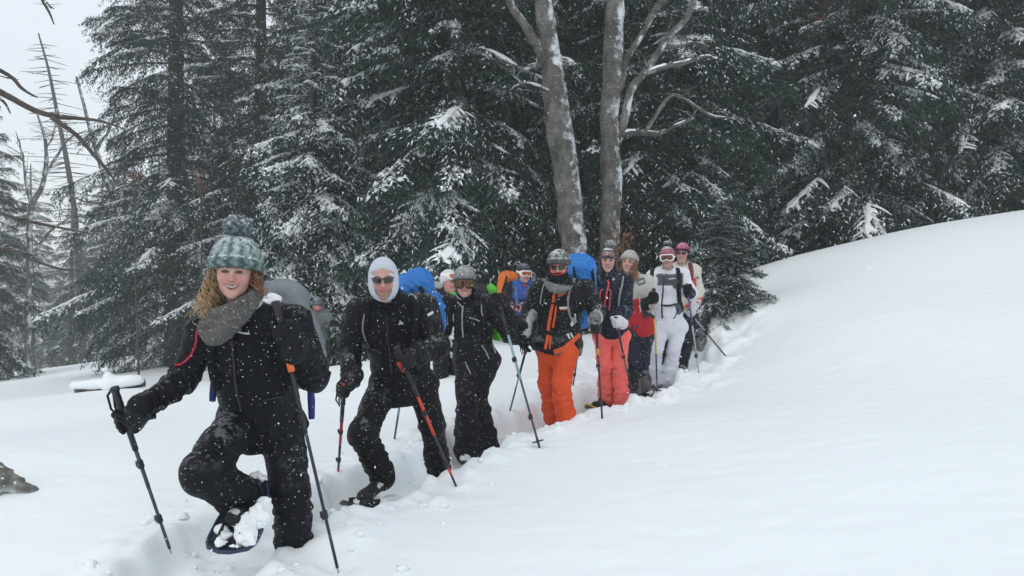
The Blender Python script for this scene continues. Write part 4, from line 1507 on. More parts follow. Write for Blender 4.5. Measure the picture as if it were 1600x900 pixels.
        def col(v, g):
            c = np.tile(np.asarray(skin, float), (len(v), 1))
            n = vnoise(v, 0.02, 4)[:, None]
            c *= 0.93 + 0.14 * n
            red = np.exp(-((np.abs(v[:, 0]) - 0.036) ** 2 / 0.0005 + (v[:, 2] + 0.025) ** 2 / 0.0006)) * (v[:, 1] < -0.03)
            red += 1.1 * np.exp(-(v[:, 0] ** 2 / 0.0002 + (v[:, 2] + 0.022) ** 2 / 0.0003)) * (v[:, 1] < -0.09)
            c *= 1 - 0.62 * np.clip(red, 0, 1)[:, None] * np.array([0.05, 0.42, 0.38])
            dl = np.sqrt(((v[:, None] - lipP[None]) ** 2).sum(-1)).min(1)
            k = sstep(0.0085, 0.0045, dl)[:, None]
            c = c * (1 - k) + np.asarray(lip) * k
            bx = np.abs(v[:, 0])
            bz = 0.0325 + 0.004 * np.sin(np.clip((bx - 0.012) / 0.04, 0, 1) * np.pi) - 0.05 * np.maximum(bx - 0.04, 0)
            k = (sstep(0.0065, 0.003, np.abs(v[:, 2] - bz)) * (bx > 0.011) * (bx < 0.053) * (v[:, 1] < -0.05))[:, None] * 0.95
            c = c * (1 - k) + np.asarray(brow) * k
            # lashes along the upper lid, mouth cavity
            ed = np.sqrt(((bx - 0.031) / 0.017) ** 2 + ((v[:, 2] - 0.012) / 0.010) ** 2)
            k = (sstep(1.25, 0.95, ed) * (v[:, 1] < -0.05) * (v[:, 2] > 0.008))[:, None] * 0.9
            c = c * (1 - k) + np.array([0.07, 0.04, 0.03]) * k
            if teeth > 0.2:
                zu = np.interp(v[:, 0], up_[:, 0], up_[:, 2])
                zl = np.interp(v[:, 0], lo_[:, 0], lo_[:, 2])
                ins = (np.abs(v[:, 0]) < mw) & (v[:, 2] < zu) & (v[:, 2] > zl) & (v[:, 1] < -0.05)
                c[ins] = np.where((dl[ins] > 0.004)[:, None], np.array([0.10, 0.03, 0.025]), c[ins])
            if beard:
                k = sstep(-0.035, -0.06, v[:, 2]) * (v[:, 1] < 0.0) * sstep(0.006, 0.012, dl) * beard * sstep(-0.14, -0.11, v[:, 2])
                k = (k * (0.5 + 0.6 * vnoise(v, 0.006, 2)))[:, None]
                c = c * (1 - k) + np.array([0.09, 0.06, 0.045]) * k
            return c
        o = s.solid('body', vx, M_skin, col, local=True)
        if eyes:
            for sx in (-1, 1):
                an = np.linspace(0, np.pi, 9)
                az = np.linspace(0, 2 * np.pi, 16, endpoint=False)
                r = 0.0125
                c = V(sx * 0.031, -0.0765, 0.0115)
                v = np.array([[r * math.sin(a) * math.cos(b), -r * math.cos(a), r * 0.8 * math.sin(a) * math.sin(b)] for a in an for b in az]) + c
                q = [[i * 16 + j, i * 16 + (j + 1) % 16, i * 16 + 16 + (j + 1) % 16, i * 16 + 16 + j] for i in range(8) for j in range(16)]
                cc = np.array([(0.01, 0.01, 0.01) if a < 0.35 else (eyecol if a < 0.85 else (0.42, 0.39, 0.37)) for a in an for b in az])
                part('eye', s.hw(v), np.array(q), M_eye, o, True, cc)
        if teeth > 0.2:
            P = []
            for x in np.linspace(-0.78, 0.78, 9):
                y = front(x * mw, zm) - 0.0012
                z = zm + 0.012 * smile * x * x
                tz = op * (1 - x * x)
                P += [[x * mw, y, z + tz * 0.52], [x * mw, y, z - tz * 0.62]]
            P = np.array(P)
            P = np.concatenate([P, P + V(0, 0.006, 0)])
            q = []
            for i in range(8):
                a = 2 * i
                q += [[a, a + 1, a + 3, a + 2], [a + 18, a + 20, a + 21, a + 19], [a, a + 2, a + 20, a + 18], [a + 1, a + 19, a + 21, a + 3]]
            part('teeth', s.hw(P), np.array(q), M_teeth, o, False)
        return o
    def beanie(s, col, cuff=True, pom=None, z0=0.045, tilt=0.55, r=(0.090, 0.108, 0.112), knit=0.003, name='hat', snow=0.4, pomcol=None, pomat=(0, 0.03, 0.185), mat_=None, ribs=34):
        h = max(0.004, s.d * 0.0009)
        vx = Vox((-0.14, -0.15, -0.12), (0.14, 0.17, 0.20), h)
        vx.ell((0, 0.016, 0.038), r, k=0)
        n = nrm((0, tilt * -0.45, -1))
        vx.plane((0, -0.09, z0), n, 0.012)
        if cuff:
            v2 = Vox((-0.14, -0.15, -0.12), (0.14, 0.17, 0.20), h)
            v2.ell((0, 0.016, 0.038), (r[0] + 0.008, r[1] + 0.008, r[2] + 0.008), k=0)
            v2.plane((0, -0.09, z0 - 0.004), n, 0.010)
            v2.plane((0, -0.09, z0 + 0.048), -n, 0.010)
            vx.d = smin(vx.d, v2.d, 0.004)
        def disp(v):
            a = np.arctan2(v[:, 0], v[:, 1] - 0.016)
            ph = a * ribs + 2.5 * vnoise(v, 0.03, 8)
            return knit * np.sin(ph) * (0.5 + 0.5 * np.sin(v[:, 2] * 520 + 2 * np.sin(ph * 0.5))) + knit * 1.2 * (vnoise(v, 0.012, 3) - 0.5)
        def cf(v, g):
            c = col(v, g) if callable(col) else np.tile(np.asarray(col, float), (len(v), 1))
            wz = (g @ s.R.T)[:, 2]
            k = snow * sstep(0.1, 0.95, wz) * sstep(0.35, 0.6, vnoise(v, 0.018, 9) * 0.6 + vnoise(v, 0.008, 10) * 0.4)
            return c * (1 - k[:, None]) + np.array([0.78, 0.82, 0.84]) * k[:, None]
        o = s.solid(name, vx, mat_ or M_knit, cf, disp, local=True)
        if pom:
            R = pom
            c = V(*pomat)
            v2 = Vox(c - R - 0.03, c + R + 0.03, h)
            v2.ell(c, (R * 1.15, R * 1.1, R * 0.92), k=0)
            v, q, g = v2.mesh()
            v = v + g * ((vnoise(v, 0.012, 2) - 0.5) * R * 0.5 + (vnoise(v, 0.006, 4) - 0.5) * R * 0.35)[:, None]
            pc = np.asarray(pomcol)
            k = vnoise(v, 0.008, 6)[:, None]
            cc = pc * (0.45 + 0.9 * k)
            kk = (sstep(0.45, 0.62, vnoise(v, 0.011, 12)) * sstep(-0.4, 0.6, g[:, 2]) * 0.75)[:, None]
            cc = cc * (1 - kk) + np.array([0.7, 0.74, 0.76]) * kk
            po = part('pompom', s.hw(v), q, M_knit, o, True, cc)
            rr = np.random.default_rng(s.seed)
            nf = 700
            d = rr.normal(0, 1, (nf, 3))
            d /= np.linalg.norm(d, axis=1)[:, None]
            b = c + d * np.array([1.1, 1.05, 0.9]) * R * 0.85
            e = c + d * np.array([1.15, 1.1, 0.92]) * R * (1.05 + 0.18 * rr.random((nf, 1))) + rr.normal(0, 0.003, (nf, 3))
            wv = np.cross(d, rr.normal(0, 1, (nf, 3)))
            wv = wv / (np.linalg.norm(wv, axis=1)[:, None] + 1e-9) * 0.0022
            tv = np.stack([b - wv, b + wv, e], 1).reshape(-1, 3)
            part('yarn', s.hw(tv), np.arange(nf * 3).reshape(-1, 3), M_knit, po, False, np.repeat(pc * (0.5 + rr.random((nf, 1))) + 0.25 * (rr.random((nf, 1)) > 0.6), 3, 0))
        return o
    def goggles(s, frame, lens, z=0.013, y=-0.083, strap=None, strap_r=(0.096, 0.114, 0.118), size=1.0, tilt=0.0):
        """ski goggles: curved frame, lens, strap round the head"""
        h = max(0.004, s.d * 0.0009)
        vx = Vox((-0.13, -0.17, z - 0.09), (0.13, 0.02, z + 0.09), h)
        x, yy, zz = vx.ax[0][:, None, None], vx.ax[1][None, :, None], vx.ax[2][None, None, :]
        def slab(hx, hz, y0, y1, rd):
            yb = yy - 5.2 * x * x - tilt * (zz - z)
            zc = zz - z
            a = np.abs(x) - hx + rd
            b = np.abs(zc) - hz + rd
            d2 = np.sqrt(np.maximum(a, 0) ** 2 + np.maximum(b, 0) ** 2) + np.minimum(np.maximum(a, b), 0) - rd
            nose = np.sqrt((x / 1.0) ** 2 + (zc + hz + 0.006) ** 2) - 0.022
            d2 = np.maximum(d2, -nose)
            return np.maximum(d2, np.maximum(yb - y1, y0 - yb))
        hx, hz = 0.083 * size, 0.042 * size
        vx.d = np.maximum(slab(hx, hz, y - 0.034, y + 0.03, 0.03), -slab(hx - 0.012, hz - 0.011, y - 0.06, y - 0.028, 0.025)).astype(np.float32)
        o = s.solid('goggles', vx, frame, (0, 0, 0), local=True, keep=False)
        v2 = Vox((-0.13, -0.17, z - 0.09), (0.13, 0.02, z + 0.09), h)
        vx = v2
        v2.d = slab(hx - 0.011, hz - 0.010, y - 0.033, y - 0.020, 0.025).astype(np.float32)
        s.solid('lens', v2, lens, (0, 0, 0), local=True, keep=False, parent=o)
        if strap is not None:
            v3 = Vox((-0.14, -0.15, -0.10), (0.14, 0.17, 0.20), h)
            x, yy, zz = v3.ax[0][:, None, None], v3.ax[1][None, :, None], v3.ax[2][None, None, :]
            v3.ell((0, 0.016, 0.038), strap_r, k=0)
            zc = zz - z - 0.02 * np.clip((yy + 0.08) / 0.15, 0, 1)
            v3.d = np.maximum(v3.d, np.maximum(np.abs(zc) - 0.018, y + 0.03 - yy)).astype(np.float32)
            s.solid('strap', v3, strap, (0, 0, 0), local=True, keep=False, parent=o)
        return o
    def shades(s, lens=M_lens, frame=M_black, z=0.013, w=0.066, hz=0.018):
        """sunglasses: two lenses, brow bar, temples"""
        mb = MB()
        xs = np.linspace(-1, 1, 9)
        P = np.array([[x * w, -0.112 + 0.030 * abs(x) ** 2.2, z + hz * 0.9] for x in xs])
        mb.tube(s.hw(P), 0.0035 * s.hs, 6)
        for sx in (-1, 1):
            mb.tube(s.hw([[sx * w, -0.082, z + hz * 0.7], [sx * (w + 0.012), -0.02, z + hz * 0.4], [sx * (w + 0.012), 0.02, z]]), 0.003, 6)
        o = mb.build('sunglasses', frame, s.t)
        for sx in (-1, 1):
            vs, n = [], 8
            for fy in (0, 0.004):
                for i in range(n):
                    for j in range(4):
                        u = 0.12 + 0.86 * i / (n - 1)
                        zz = (j / 3 * 2 - 1) * hz * (1 - 0.25 * abs(2 * i / (n - 1) - 1) ** 3)
                        vs.append([sx * u * w, -0.112 + 0.030 * u ** 2.2 + fy, z + zz])
            q = []
            for i in range(n - 1):
                for j in range(3):
                    a = i * 4 + j
                    q += [[a, a + 1, a + 5, a + 4], [a + 32, a + 36, a + 37, a + 33]]
            for i in range(n - 1):
                for a in (i * 4, i * 4 + 3):
                    q.append([a, a + 4, a + 36, a + 32])
            part('lens', s.hw(vs), np.array(q), lens, o, True)
        return o
    def curls(s, roots, length, col, n=60, curl=0.012, seed=1, spread=0.03, rad=0.0032, name='hair', side=None):
        """locks of hair hanging from head-local places"""
        rr = np.random.default_rng(seed)
        mb = MB()
        cols = []
        for i in range(n):
            a = np.array(roots[rr.integers(len(roots))], float) + rr.normal(0, 0.010, 3)
            l = length * (0.6 + 0.5 * rr.random())
            m = max(10, int(l / 0.011))
            t = np.linspace(0, 1, m)
            dr = rr.normal(0, spread, 3) + (np.array(side) if side is not None else 0)
            P = a + np.stack([dr[0] * t, dr[1] * t - 0.0 * t, -l * t], 1)
            ph = rr.random() * 6.28
            fr = 2 * np.pi * l / (0.045 + 0.03 * rr.random())
            k = curl * np.minimum(1, t * 4)
            P = P + np.stack([k * np.cos(fr * t + ph), k * np.sin(fr * t + ph), 0 * t], 1)
            before = mb.n
            mb.tube(s.hw(P), rad * s.hs * (1.1 - 0.7 * t) * (0.7 + 0.6 * rr.random()), 5, cap=False)
            c = np.asarray(col) * (0.55 + 0.9 * rr.random())
            c = c[None] * (0.8 + 0.5 * np.repeat(t, 5))[:, None]
            cols.append(c)
        base = np.array(s.t.location)
        return link(name, new_mesh(name, mb.verts() - base, mb.faces(), True, np.concatenate(cols)), M_hair, s.t)
    def band(s, name, f, m, col, lo=(-0.16, -0.16, -0.2), hi=(0.16, 0.17, 0.2), disp=None, h=None):
        """free head-local solid: f(vx) fills the grid"""
        vx = Vox(lo, hi, h or max(0.004, s.d * 0.001))
        f(vx)
        return s.solid(name, vx, m, col, disp, local=True)

def pole(label, top, tip, grip=M_black, upper=None, lower=None, lever=True, group='trekking poles', basket=0.0, sections=None, strap=True, gripc=None, r=0.0085, cap=True):
    """a trekking pole from the top of its grip to its tip"""
    top, tip = np.asarray(top, float), np.asarray(tip, float)
    t = thing('trekking_pole', label, 'trekking pole', tip, group)
    ax = nrm(top - tip)
    L = np.linalg.norm(top - tip)
    P = lambda u: top - ax * u
    mb = MB()
    us = [0, 0.004, 0.016, 0.03, 0.045, 0.06, 0.075, 0.09, 0.105, 0.12, 0.135, 0.15]
    rs = [0.010, 0.020, 0.022, 0.017, 0.0155, 0.0175, 0.0158, 0.0175, 0.0158, 0.0175, 0.017, 0.0125]
    mb.tube(np.array([P(u) for u in us]), np.array(rs), 12)
    mb.build('grip', grip, t)
    secs = sections or [(0.15, 0.45, upper or M_black, r), (0.45, 0.8, lower or M_metal, r * 0.86), (0.8, 1.0, lower or M_metal, r * 0.72)]
    for a, b, m, rr in secs:
        ua, ub = (0.15 + (L - 0.15) * (a - 0.15) / 0.85), (0.15 + (L - 0.15) * (b - 0.15) / 0.85)
        mb = MB()
        mb.tube(np.array([P(ua), P(0.5 * (ua + ub)), P(ub)]), rr, 10)
        mb.build('shaft', m, t)
    if lever:
        sd = nrm(np.cross(ax, V(0.2, 1, 0.1)))
        for f in (0.45, 0.8)[: (2 if L > 0.9 else 1)]:
            u = 0.15 + (L - 0.15) * (f - 0.15) / 0.85
            mb = MB()
            mb.tube(np.array([P(u - 0.022), P(u - 0.018), P(u + 0.018), P(u + 0.022)]), np.array([0.010, 0.0145, 0.0145, 0.010]), 10)
            mb.tube(np.array([P(u - 0.016) + sd * 0.018, P(u + 0.006) + sd * 0.020, P(u + 0.026) + sd * 0.014]), np.array([0.006, 0.007, 0.004]), 6)
            mb.build('clamp', M_black, t)
    if basket:
        mb = MB()
        c = P(L - 0.07)
        a = nrm(np.cross(ax, V(0, 1, 0.2)))
        b = np.cross(ax, a)
        an = np.linspace(0, 2 * np.pi, 17)
        mb.tube(np.array([c + basket * (math.cos(q) * a + math.sin(q) * b) for q in an]), 0.005, 6, cap=False)
        for q in (0, 1.57, 3.14, 4.71):
            mb.tube(np.array([c, c + basket * (math.cos(q) * a + math.sin(q) * b)]), 0.004, 5)
        mb.tube(np.array([c + ax * 0.02, c - ax * 0.015]), 0.012, 8)
        mb.build('basket', M_black, t)
    mb = MB()
    mb.tube(np.array([P(L - 0.03), P(L - 0.004), P(L + 0.03)]), np.array([0.007, 0.0055, 0.003]), 8)
    mb.build('tip', M_metal, t)
    if strap:
        sd = nrm(np.cross(ax, V(0.1, 1, 0)))
        mb = MB()
        c = P(0.012)
        a = [c + sd * 0.016, c + sd * 0.045 - ax * 0.03, c + sd * 0.050 - ax * 0.10, c + sd * 0.022 - ax * 0.155, c + sd * 0.028 - ax * 0.09, c + sd * 0.014 - ax * 0.02]
        mb.tube(np.array(a), 0.006, 5)
        mb.build('wrist_strap', M_web, t)
    return t

def pole_frac(top, tip, u):
    top, tip = np.asarray(top), np.asarray(tip)
    return top + nrm(tip - top) * u

def backpack(label, c, half, axes, m, col, top=0.1, snow=None, group='hikers\' backpacks', lower=None, wob=0.012, seed=1, extra=None, d=6.0, waist=0.8):
    """a full pack: body bulging under its cover, lid, hip pockets, frame straps"""
    t = thing('backpack', label, 'backpack', c, group)
    A = np.asarray(axes)
    h = max(0.007, d * 0.0014)
    hx, hy, hz = half
    L = lambda x, y, z: np.asarray(c) + A @ V(x, y, z)
    ext = max(half) + 0.16
    vx = Vox(np.asarray(c) - ext, np.asarray(c) + ext, h)
    vx.box(L(0, 0, 0.02), V(hx, hy, hz * 0.92), A, min(hx, hy) * 0.75, 0.05)
    vx.ell(L(0, 0.01, hz * 0.72), (hx * 1.02, hy * 1.05, hz * 0.36), A, 0.05)
    vx.ell(L(0, 0.02, -hz * 0.6), (hx * waist, hy * 1.1, hz * 0.45), A, 0.06)
    if extra:
        extra(vx, L, A)
    v, q, g = vx.mesh()
    dg = v @ (A[:, 0] * 0.75 + A[:, 2] * 0.55 + A[:, 1] * 0.4)
    fine = (np.sin(2 * np.pi * dg / 0.045 + 7 * vnoise(v, 0.12, seed + 2)) * 0.5 + 0.5) ** 2 * sstep(0.35, 0.65, vnoise(v, 0.16, seed + 6))
    v = v + g * (wrinkle(v, seed, wob * 1.3, [(L(0, 0, hz), L(0, 0, -hz), 0.09, 0.006, 0.6, 1.0)], 0.13) + 0.009 * fine)[:, None]
    lz = (v - np.asarray(c)) @ A[:, 2]
    cc = np.tile(np.asarray(col, float), (len(v), 1))
    if lower is not None:
        k = sstep(lower[0] + 0.01, lower[0] - 0.01, lz)[:, None]
        cc = cc * (1 - k) + np.asarray(lower[1]) * k
    part('pack_body', v, q, m, t, True, cc)
    for sx in (-1, 1):
        mb = MB()
        mb.tube(np.array([L(sx * hx * 0.6, -hy * 0.9, hz * 0.75), L(sx * hx * 0.62, -hy - 0.03, hz * 0.4), L(sx * hx * 0.7, -hy * 1.0, -hz * 0.6)]), 0.014, 6)
        mb.build('harness', M_web, t)
    if snow:
        for (x, y, z), r in snow:
            w = Vox(L(x, y, z) - max(r) - 0.04, L(x, y, z) + max(r) + 0.04, max(0.006, h * 0.7))
            w.ell(L(x, y, z), r, A, 0)
            sv, sq, sg = w.mesh()
            sv = sv + sg * (0.035 * (vnoise(sv, 0.05, 3) - 0.5) + 0.012 * (vnoise(sv, 0.02, 5) - 0.5))[:, None]
            part('snow_patch', sv, sq, M_lsnow, t, True)
    t['_L'] = 0
    del t['_L']
    return t, L

def outline_plate(mb, pts, th, frame):
    """a closed flat outline (x,y) made into a plate of some thickness in a frame (origin, X, Y, Z); bend(x,y)->z"""
    o, X, Y, Z, bend = frame
    n = len(pts)
    up = np.array([o + X * x + Y * y + Z * (bend(x, y) + th) for x, y in pts])
    dn = np.array([o + X * x + Y * y + Z * bend(x, y) for x, y in pts])
    m = n // 2
    v = np.concatenate([up, dn])
    q = []
    for i in range(m - 1):              # strips between the two sides
        a, b = i, i + 1
        c_, d_ = n - 1 - i - 1, n - 1 - i
        q.append([a, b, c_, d_])
        q.append([n + d_, n + c_, n + b, n + a])
    for i in range(n):
        j = (i + 1) % n
        q.append([i, n + i, n + j, j])
    mb.add(v, q)

def snowshoe(label, o, fwd, up, deck, frame, L=0.58, W=0.21, group='snowshoes', snow=True, plate=True):
    """snowshoe: deck with turned-up toe, tube frame, binding, crampon; o is under the ball of the foot"""
    t = thing('snowshoe', label, 'snowshoe', o, group)
    Y = nrm(fwd)
    Z = nrm(np.asarray(up) - Y * (np.asarray(up) @ Y))
    X = np.cross(Y, Z)
    o = np.asarray(o, float)
    bend = lambda x, y: 0.9 * max(0, y - 0.10) ** 2 / 0.2
    k = 14
    ys = np.linspace(-0.62, 0.38, k) * L
    def wd(y):
        u = (y / L + 0.62)
        return W / 2 * (0.30 + 0.70 * math.sin(min(1, u / 0.62) * math.pi / 2)) * (1 if u < 0.8 else math.sqrt(max(0, 1 - ((u - 0.8) / 0.205) ** 2)))
    left = [(-wd(y), y) for y in ys]
    right = [(wd(y), y) for y in ys[::-1]]
    mb = MB()
    outline_plate(mb, left + right, 0.006, (o, X, Y, Z, bend))
    mb.build('deck', deck, t, False)
    mb = MB()
    ring = [o + X * x + Y * y + Z * (bend(x, y) + 0.004) for x, y in left + right + left[:1]]
    mb.tube(np.array(ring), 0.010, 7, cap=False)
    mb.build('frame', frame, t)
    mb = MB()
    for y in (-0.10, 0.0, 0.09):
        mb.box(o + Y * y + Z * 0.012, V(wd(y) * 0.8, 0.012, 0.006), np.stack([X, Y, Z], 1))
    for sx in (-1, 1):
        mb.box(o + X * sx * 0.05 + Y * 0.02 + Z * 0.03, V(0.005, 0.09, 0.024), np.stack([X, Y, Z], 1))
    mb.build('binding', M_black, t, False)
    mb = MB()
    for i in range(6):
        x = -0.05 + 0.02 * i
        a = o + X * x + Y * 0.06
        mb.add([a - X * 0.01, a + X * 0.01, a - Z * 0.03, a - X * 0.01 + Y * 0.006, a + X * 0.01 + Y * 0.006, a - Z * 0.03 + Y * 0.006], None, [[0, 1, 2], [3, 5, 4], [0, 2, 5], [0, 5, 3], [1, 4, 5], [1, 5, 2]])
    mb.build('crampon', M_metal, t, False)
    return t, X, Y, Z

def snow_lumps(parent, name, spots, seed=1, h=0.008, rough=0.03):
    """clumps of snow stuck to a thing: (place, radii)"""
    lo = np.min([np.asarray(p) - max(r) for p, r in spots], 0) - 0.05
    hi = np.max([np.asarray(p) + max(r) for p, r in spots], 0) + 0.05
    w = Vox(lo, hi, h)
    for p, r in spots:
        w.ell(p, r, np.eye(3), 0.02)
    v, q, g = w.mesh()
    v = v + g * (rough * (vnoise(v, 0.05, seed) - 0.5) + rough * 0.6 * (vnoise(v, 0.02, seed + 1) - 0.5) + rough * 0.35 * (vnoise(v, 0.010, seed + 2) - 0.5))[:, None]
    return part(name, v, q, M_lsnow, parent, True)
# ------------------------------------------------------------------ the first hiker: woman in the pompom hat
BLK = (0.0035, 0.0045, 0.0075)
p1 = Person('woman in a snowy pompom hat and grey scarf leading the file, one leg raised high', 4.05, dict(
    H=(367, 428, -0.22), SR=(321, 516, -0.10), SL=(459, 505, 0.0), ER=(286, 592, -0.12), WR=(216, 645, -0.30),
    EL=(491, 588, -0.08), WL=(458, 537, -0.34), HR=(377, 655, 0.05), HL=(441, 662, 0.15), KR=(318, 738, -0.42), AR=(386, 783, -0.08), KL=(454, 765, 0.02), AL=(463, 882, 0.10)),
    yaw=-8, pitch=4, roll=3, head=1.0)
p1.report()
def c1(v, g):
    return dusted(np.tile(np.array(BLK), (len(v), 1)) * (0.8 + 0.4 * vnoise(v, 0.2, 1))[:, None], v, g, 0.16)
p1.jacket(M_dark, c1, g=1.03, hem=0.02, collar=0.06, sleeve=0.98)
p1.trousers(M_dark, c1, g=1.1, flare=0.022)
p1.head(smile=1.0, teeth=1.0, wide=1.13, lip=(0.40, 0.18, 0.15), brow=(0.16, 0.10, 0.07), ears=False)
def hat1(v, g):
    an = np.arctan2(v[:, 0], v[:, 1] - 0.016)
    rib = 0.5 + 0.5 * np.sin(an * 13 + 0.9 * np.sin(v[:, 2] * 170 + an * 2))
    n = np.clip(0.15 + 0.8 * rib * (0.35 + vnoise(v, 0.02, 5)) + 0.25 * (vnoise(v, 0.008, 7) - 0.5), 0, 1)[:, None]
    c = np.array([0.05, 0.11, 0.13]) * (1 - n) + np.array([0.44, 0.55, 0.52]) * n
    low = sstep(0.09, 0.07, v[:, 2] + 0.25 * v[:, 1] + 0.02)[:, None]
    return c * (1 - 0.35 * low)
p1.beanie(hat1, pom=0.056, pomcol=(0.15, 0.19, 0.215), pomat=(0, 0.02, 0.226), r=(0.122, 0.128, 0.152), z0=0.040, ribs=26, knit=0.006, snow=0.75)
p1.curls([(-0.088, -0.015, 0.02), (-0.092, 0.01, 0.0), (-0.088, 0.03, 0.01), (-0.095, -0.005, -0.02)], 0.25, (0.40, 0.27, 0.15), n=95, curl=0.013, seed=3, spread=0.03, side=(-0.03, 0, 0))
p1.curls([(0.082, -0.025, 0.025), (0.09, 0.0, 0.02), (0.09, 0.03, 0.0)], 0.12, (0.22, 0.11, 0.055), n=55, curl=0.014, seed=4, spread=0.02, side=(0.015, 0, 0), name='hair')
# cowl scarf: two folds round the neck, hanging forward
def scarf(vx):
    for (rx, ry, cx, cy, cz, dz, tf, r) in ((0.098, 0.10, 0.0, 0.012, -0.135, 0.055, 0.055, 0.030), (0.108, 0.108, -0.006, 0.006, -0.165, 0.06, 0.09, 0.028), (0.100, 0.112, -0.022, -0.004, -0.195, 0.05, 0.14, 0.026), (0.075, 0.10, -0.045, -0.02, -0.215, 0.03, 0.18, 0.024)):
        an = np.linspace(0, 2 * np.pi, 25)
        P = [V(cx + rx * math.cos(a), cy + ry * math.sin(a), cz + dz * math.cos(a) + tf * math.sin(a) * (0.5 if math.sin(a) < 0 else 0.25)) for a in an]
        for a, b in zip(P[:-1], P[1:]):
            vx.cap(a, b, r, r, 0.010)
p1.band('scarf', scarf, M_knit, lambda v, g: np.array([0.115, 0.112, 0.108]) * (0.75 + 0.5 * vnoise(v, 0.03, 2))[:, None], lo=(-0.22, -0.24, -0.40), hi=(0.22, 0.24, 0.06),
        disp=lambda v: 0.012 * (vnoise(v @ np.array([[1, 0, .5], [0, 1, 0], [-.4, 0, 2.0]]), 0.05, 3) - 0.5) + 0.004 * (vnoise(v, 0.012, 4) - 0.5))
M_red = cloth((0.42, 0.02, 0.04))
# red piping on the sleeve, zips, chest print
p1.strip('piping', [(309, 516), (306, 540), (297, 558), (284, 570), (275, 571)], 0.010, M_red, lift=0.006)
p1.strip('zip', [(364, 528), (366, 560), (369, 600), (377, 640)], 0.012, M_black, lift=0.006)
p1.strip('zip_pull', [(362, 518), (364, 528)], 0.012, cloth((0.5, 0.10, 0.10)), th=0.01, lift=0.008)
p1.strip('zip', [(411, 625), (425, 622), (442, 618)], 0.008, M_black)
p1.strip('chest_print', [(373, 519), (381, 521), (390, 521)], 0.010, cloth((0.6, 0.62, 0.64)), lift=0.004)
p1.strip('snow_smear', [(395, 480), (404, 473), (412, 468)], [0.03, 0.05, 0.02], cloth((0.45, 0.47, 0.49)), lift=0.003)
# poles
M_or = paint((0.75, 0.16, 0.03))
M_shaft = paint((0.05, 0.085, 0.095), 0.35, 0.5)
tipL = hit_ground(527, 887)
topL = pt(430, 470, 3.66)
print('pole1L', np.linalg.norm(tipL - topL), tipL)
pole('black pole with an orange collar, held by the woman in the pompom hat', topL, tipL, sections=[(0.10, 0.222, M_black, 0.015), (0.222, 0.284, M_or, 0.0165), (0.284, 0.50, paint((0.02, 0.022, 0.025)), 0.0095), (0.5, 1.0, paint((0.03, 0.035, 0.06), 0.3, 0.4), 0.008)])
cL = pole_frac(topL, tipL, 0.15)
p1.grip_glove('L', cL, topL - tipL, M_dark, (0.007, 0.008, 0.011), g=1.12)
tipR = hit_ground(265, 857)
topR = pt(178, 604, 3.72)
print('pole1R', np.linalg.norm(tipR - topR), tipR)
pole('greenish black pole planted left of the woman in the pompom hat', topR, tipR, sections=[(0.15, 0.36, M_black, 0.014), (0.36, 0.60, M_shaft, 0.0095), (0.6, 1.0, M_shaft, 0.008)])
cR = pole_frac(topR, tipR, 0.185)
p1.grip_glove('R', cR, topR - tipR, M_dark, BLK, g=1.2)
# pack, showing behind her left shoulder
bA = p1.A.copy()
pc = p1.tl(0.15, 0.27, -0.17)
pA = bA @ np.array(Matrix.Rotation(math.radians(-12), 3, 'Y'))
bp, bl = backpack('grey covered backpack with snow on top, behind the woman in the pompom hat', pc, (0.168, 0.13, 0.275), pA, M_cover, (0.17, 0.185, 0.205), snow=[((-0.04, -0.12, 0.245), (0.10, 0.05, 0.04)), ((0.02, -0.15, 0.17), (0.035, 0.02, 0.08))], d=4.3, seed=5, wob=0.016)
for a_, b_ in (((484, 596), (487, 654)), ((333, 600), (332, 626))):
    mb = MB()
    mb.tube(np.array([pt(a_[0], a_[1], 4.22), pt(0.5 * (a_[0] + b_[0]) + 1, 0.5 * (a_[1] + b_[1]), 4.21), pt(b_[0], b_[1], 4.22)]), np.array([0.016, 0.022, 0.018]), 6)
    mb.build('blue_strap', cloth((0.02, 0.03, 0.16)), bp)
p1.strip('shoulder_strap', [(425, 470), (436, 492), (441, 520), (438, 560), (452, 600)], 0.05, M_web, th=0.014, lift=0.01)
p1.strip('shoulder_strap', [(333, 500), (330, 530), (332, 570), (340, 610)], 0.045, M_web, th=0.012, lift=0.01)
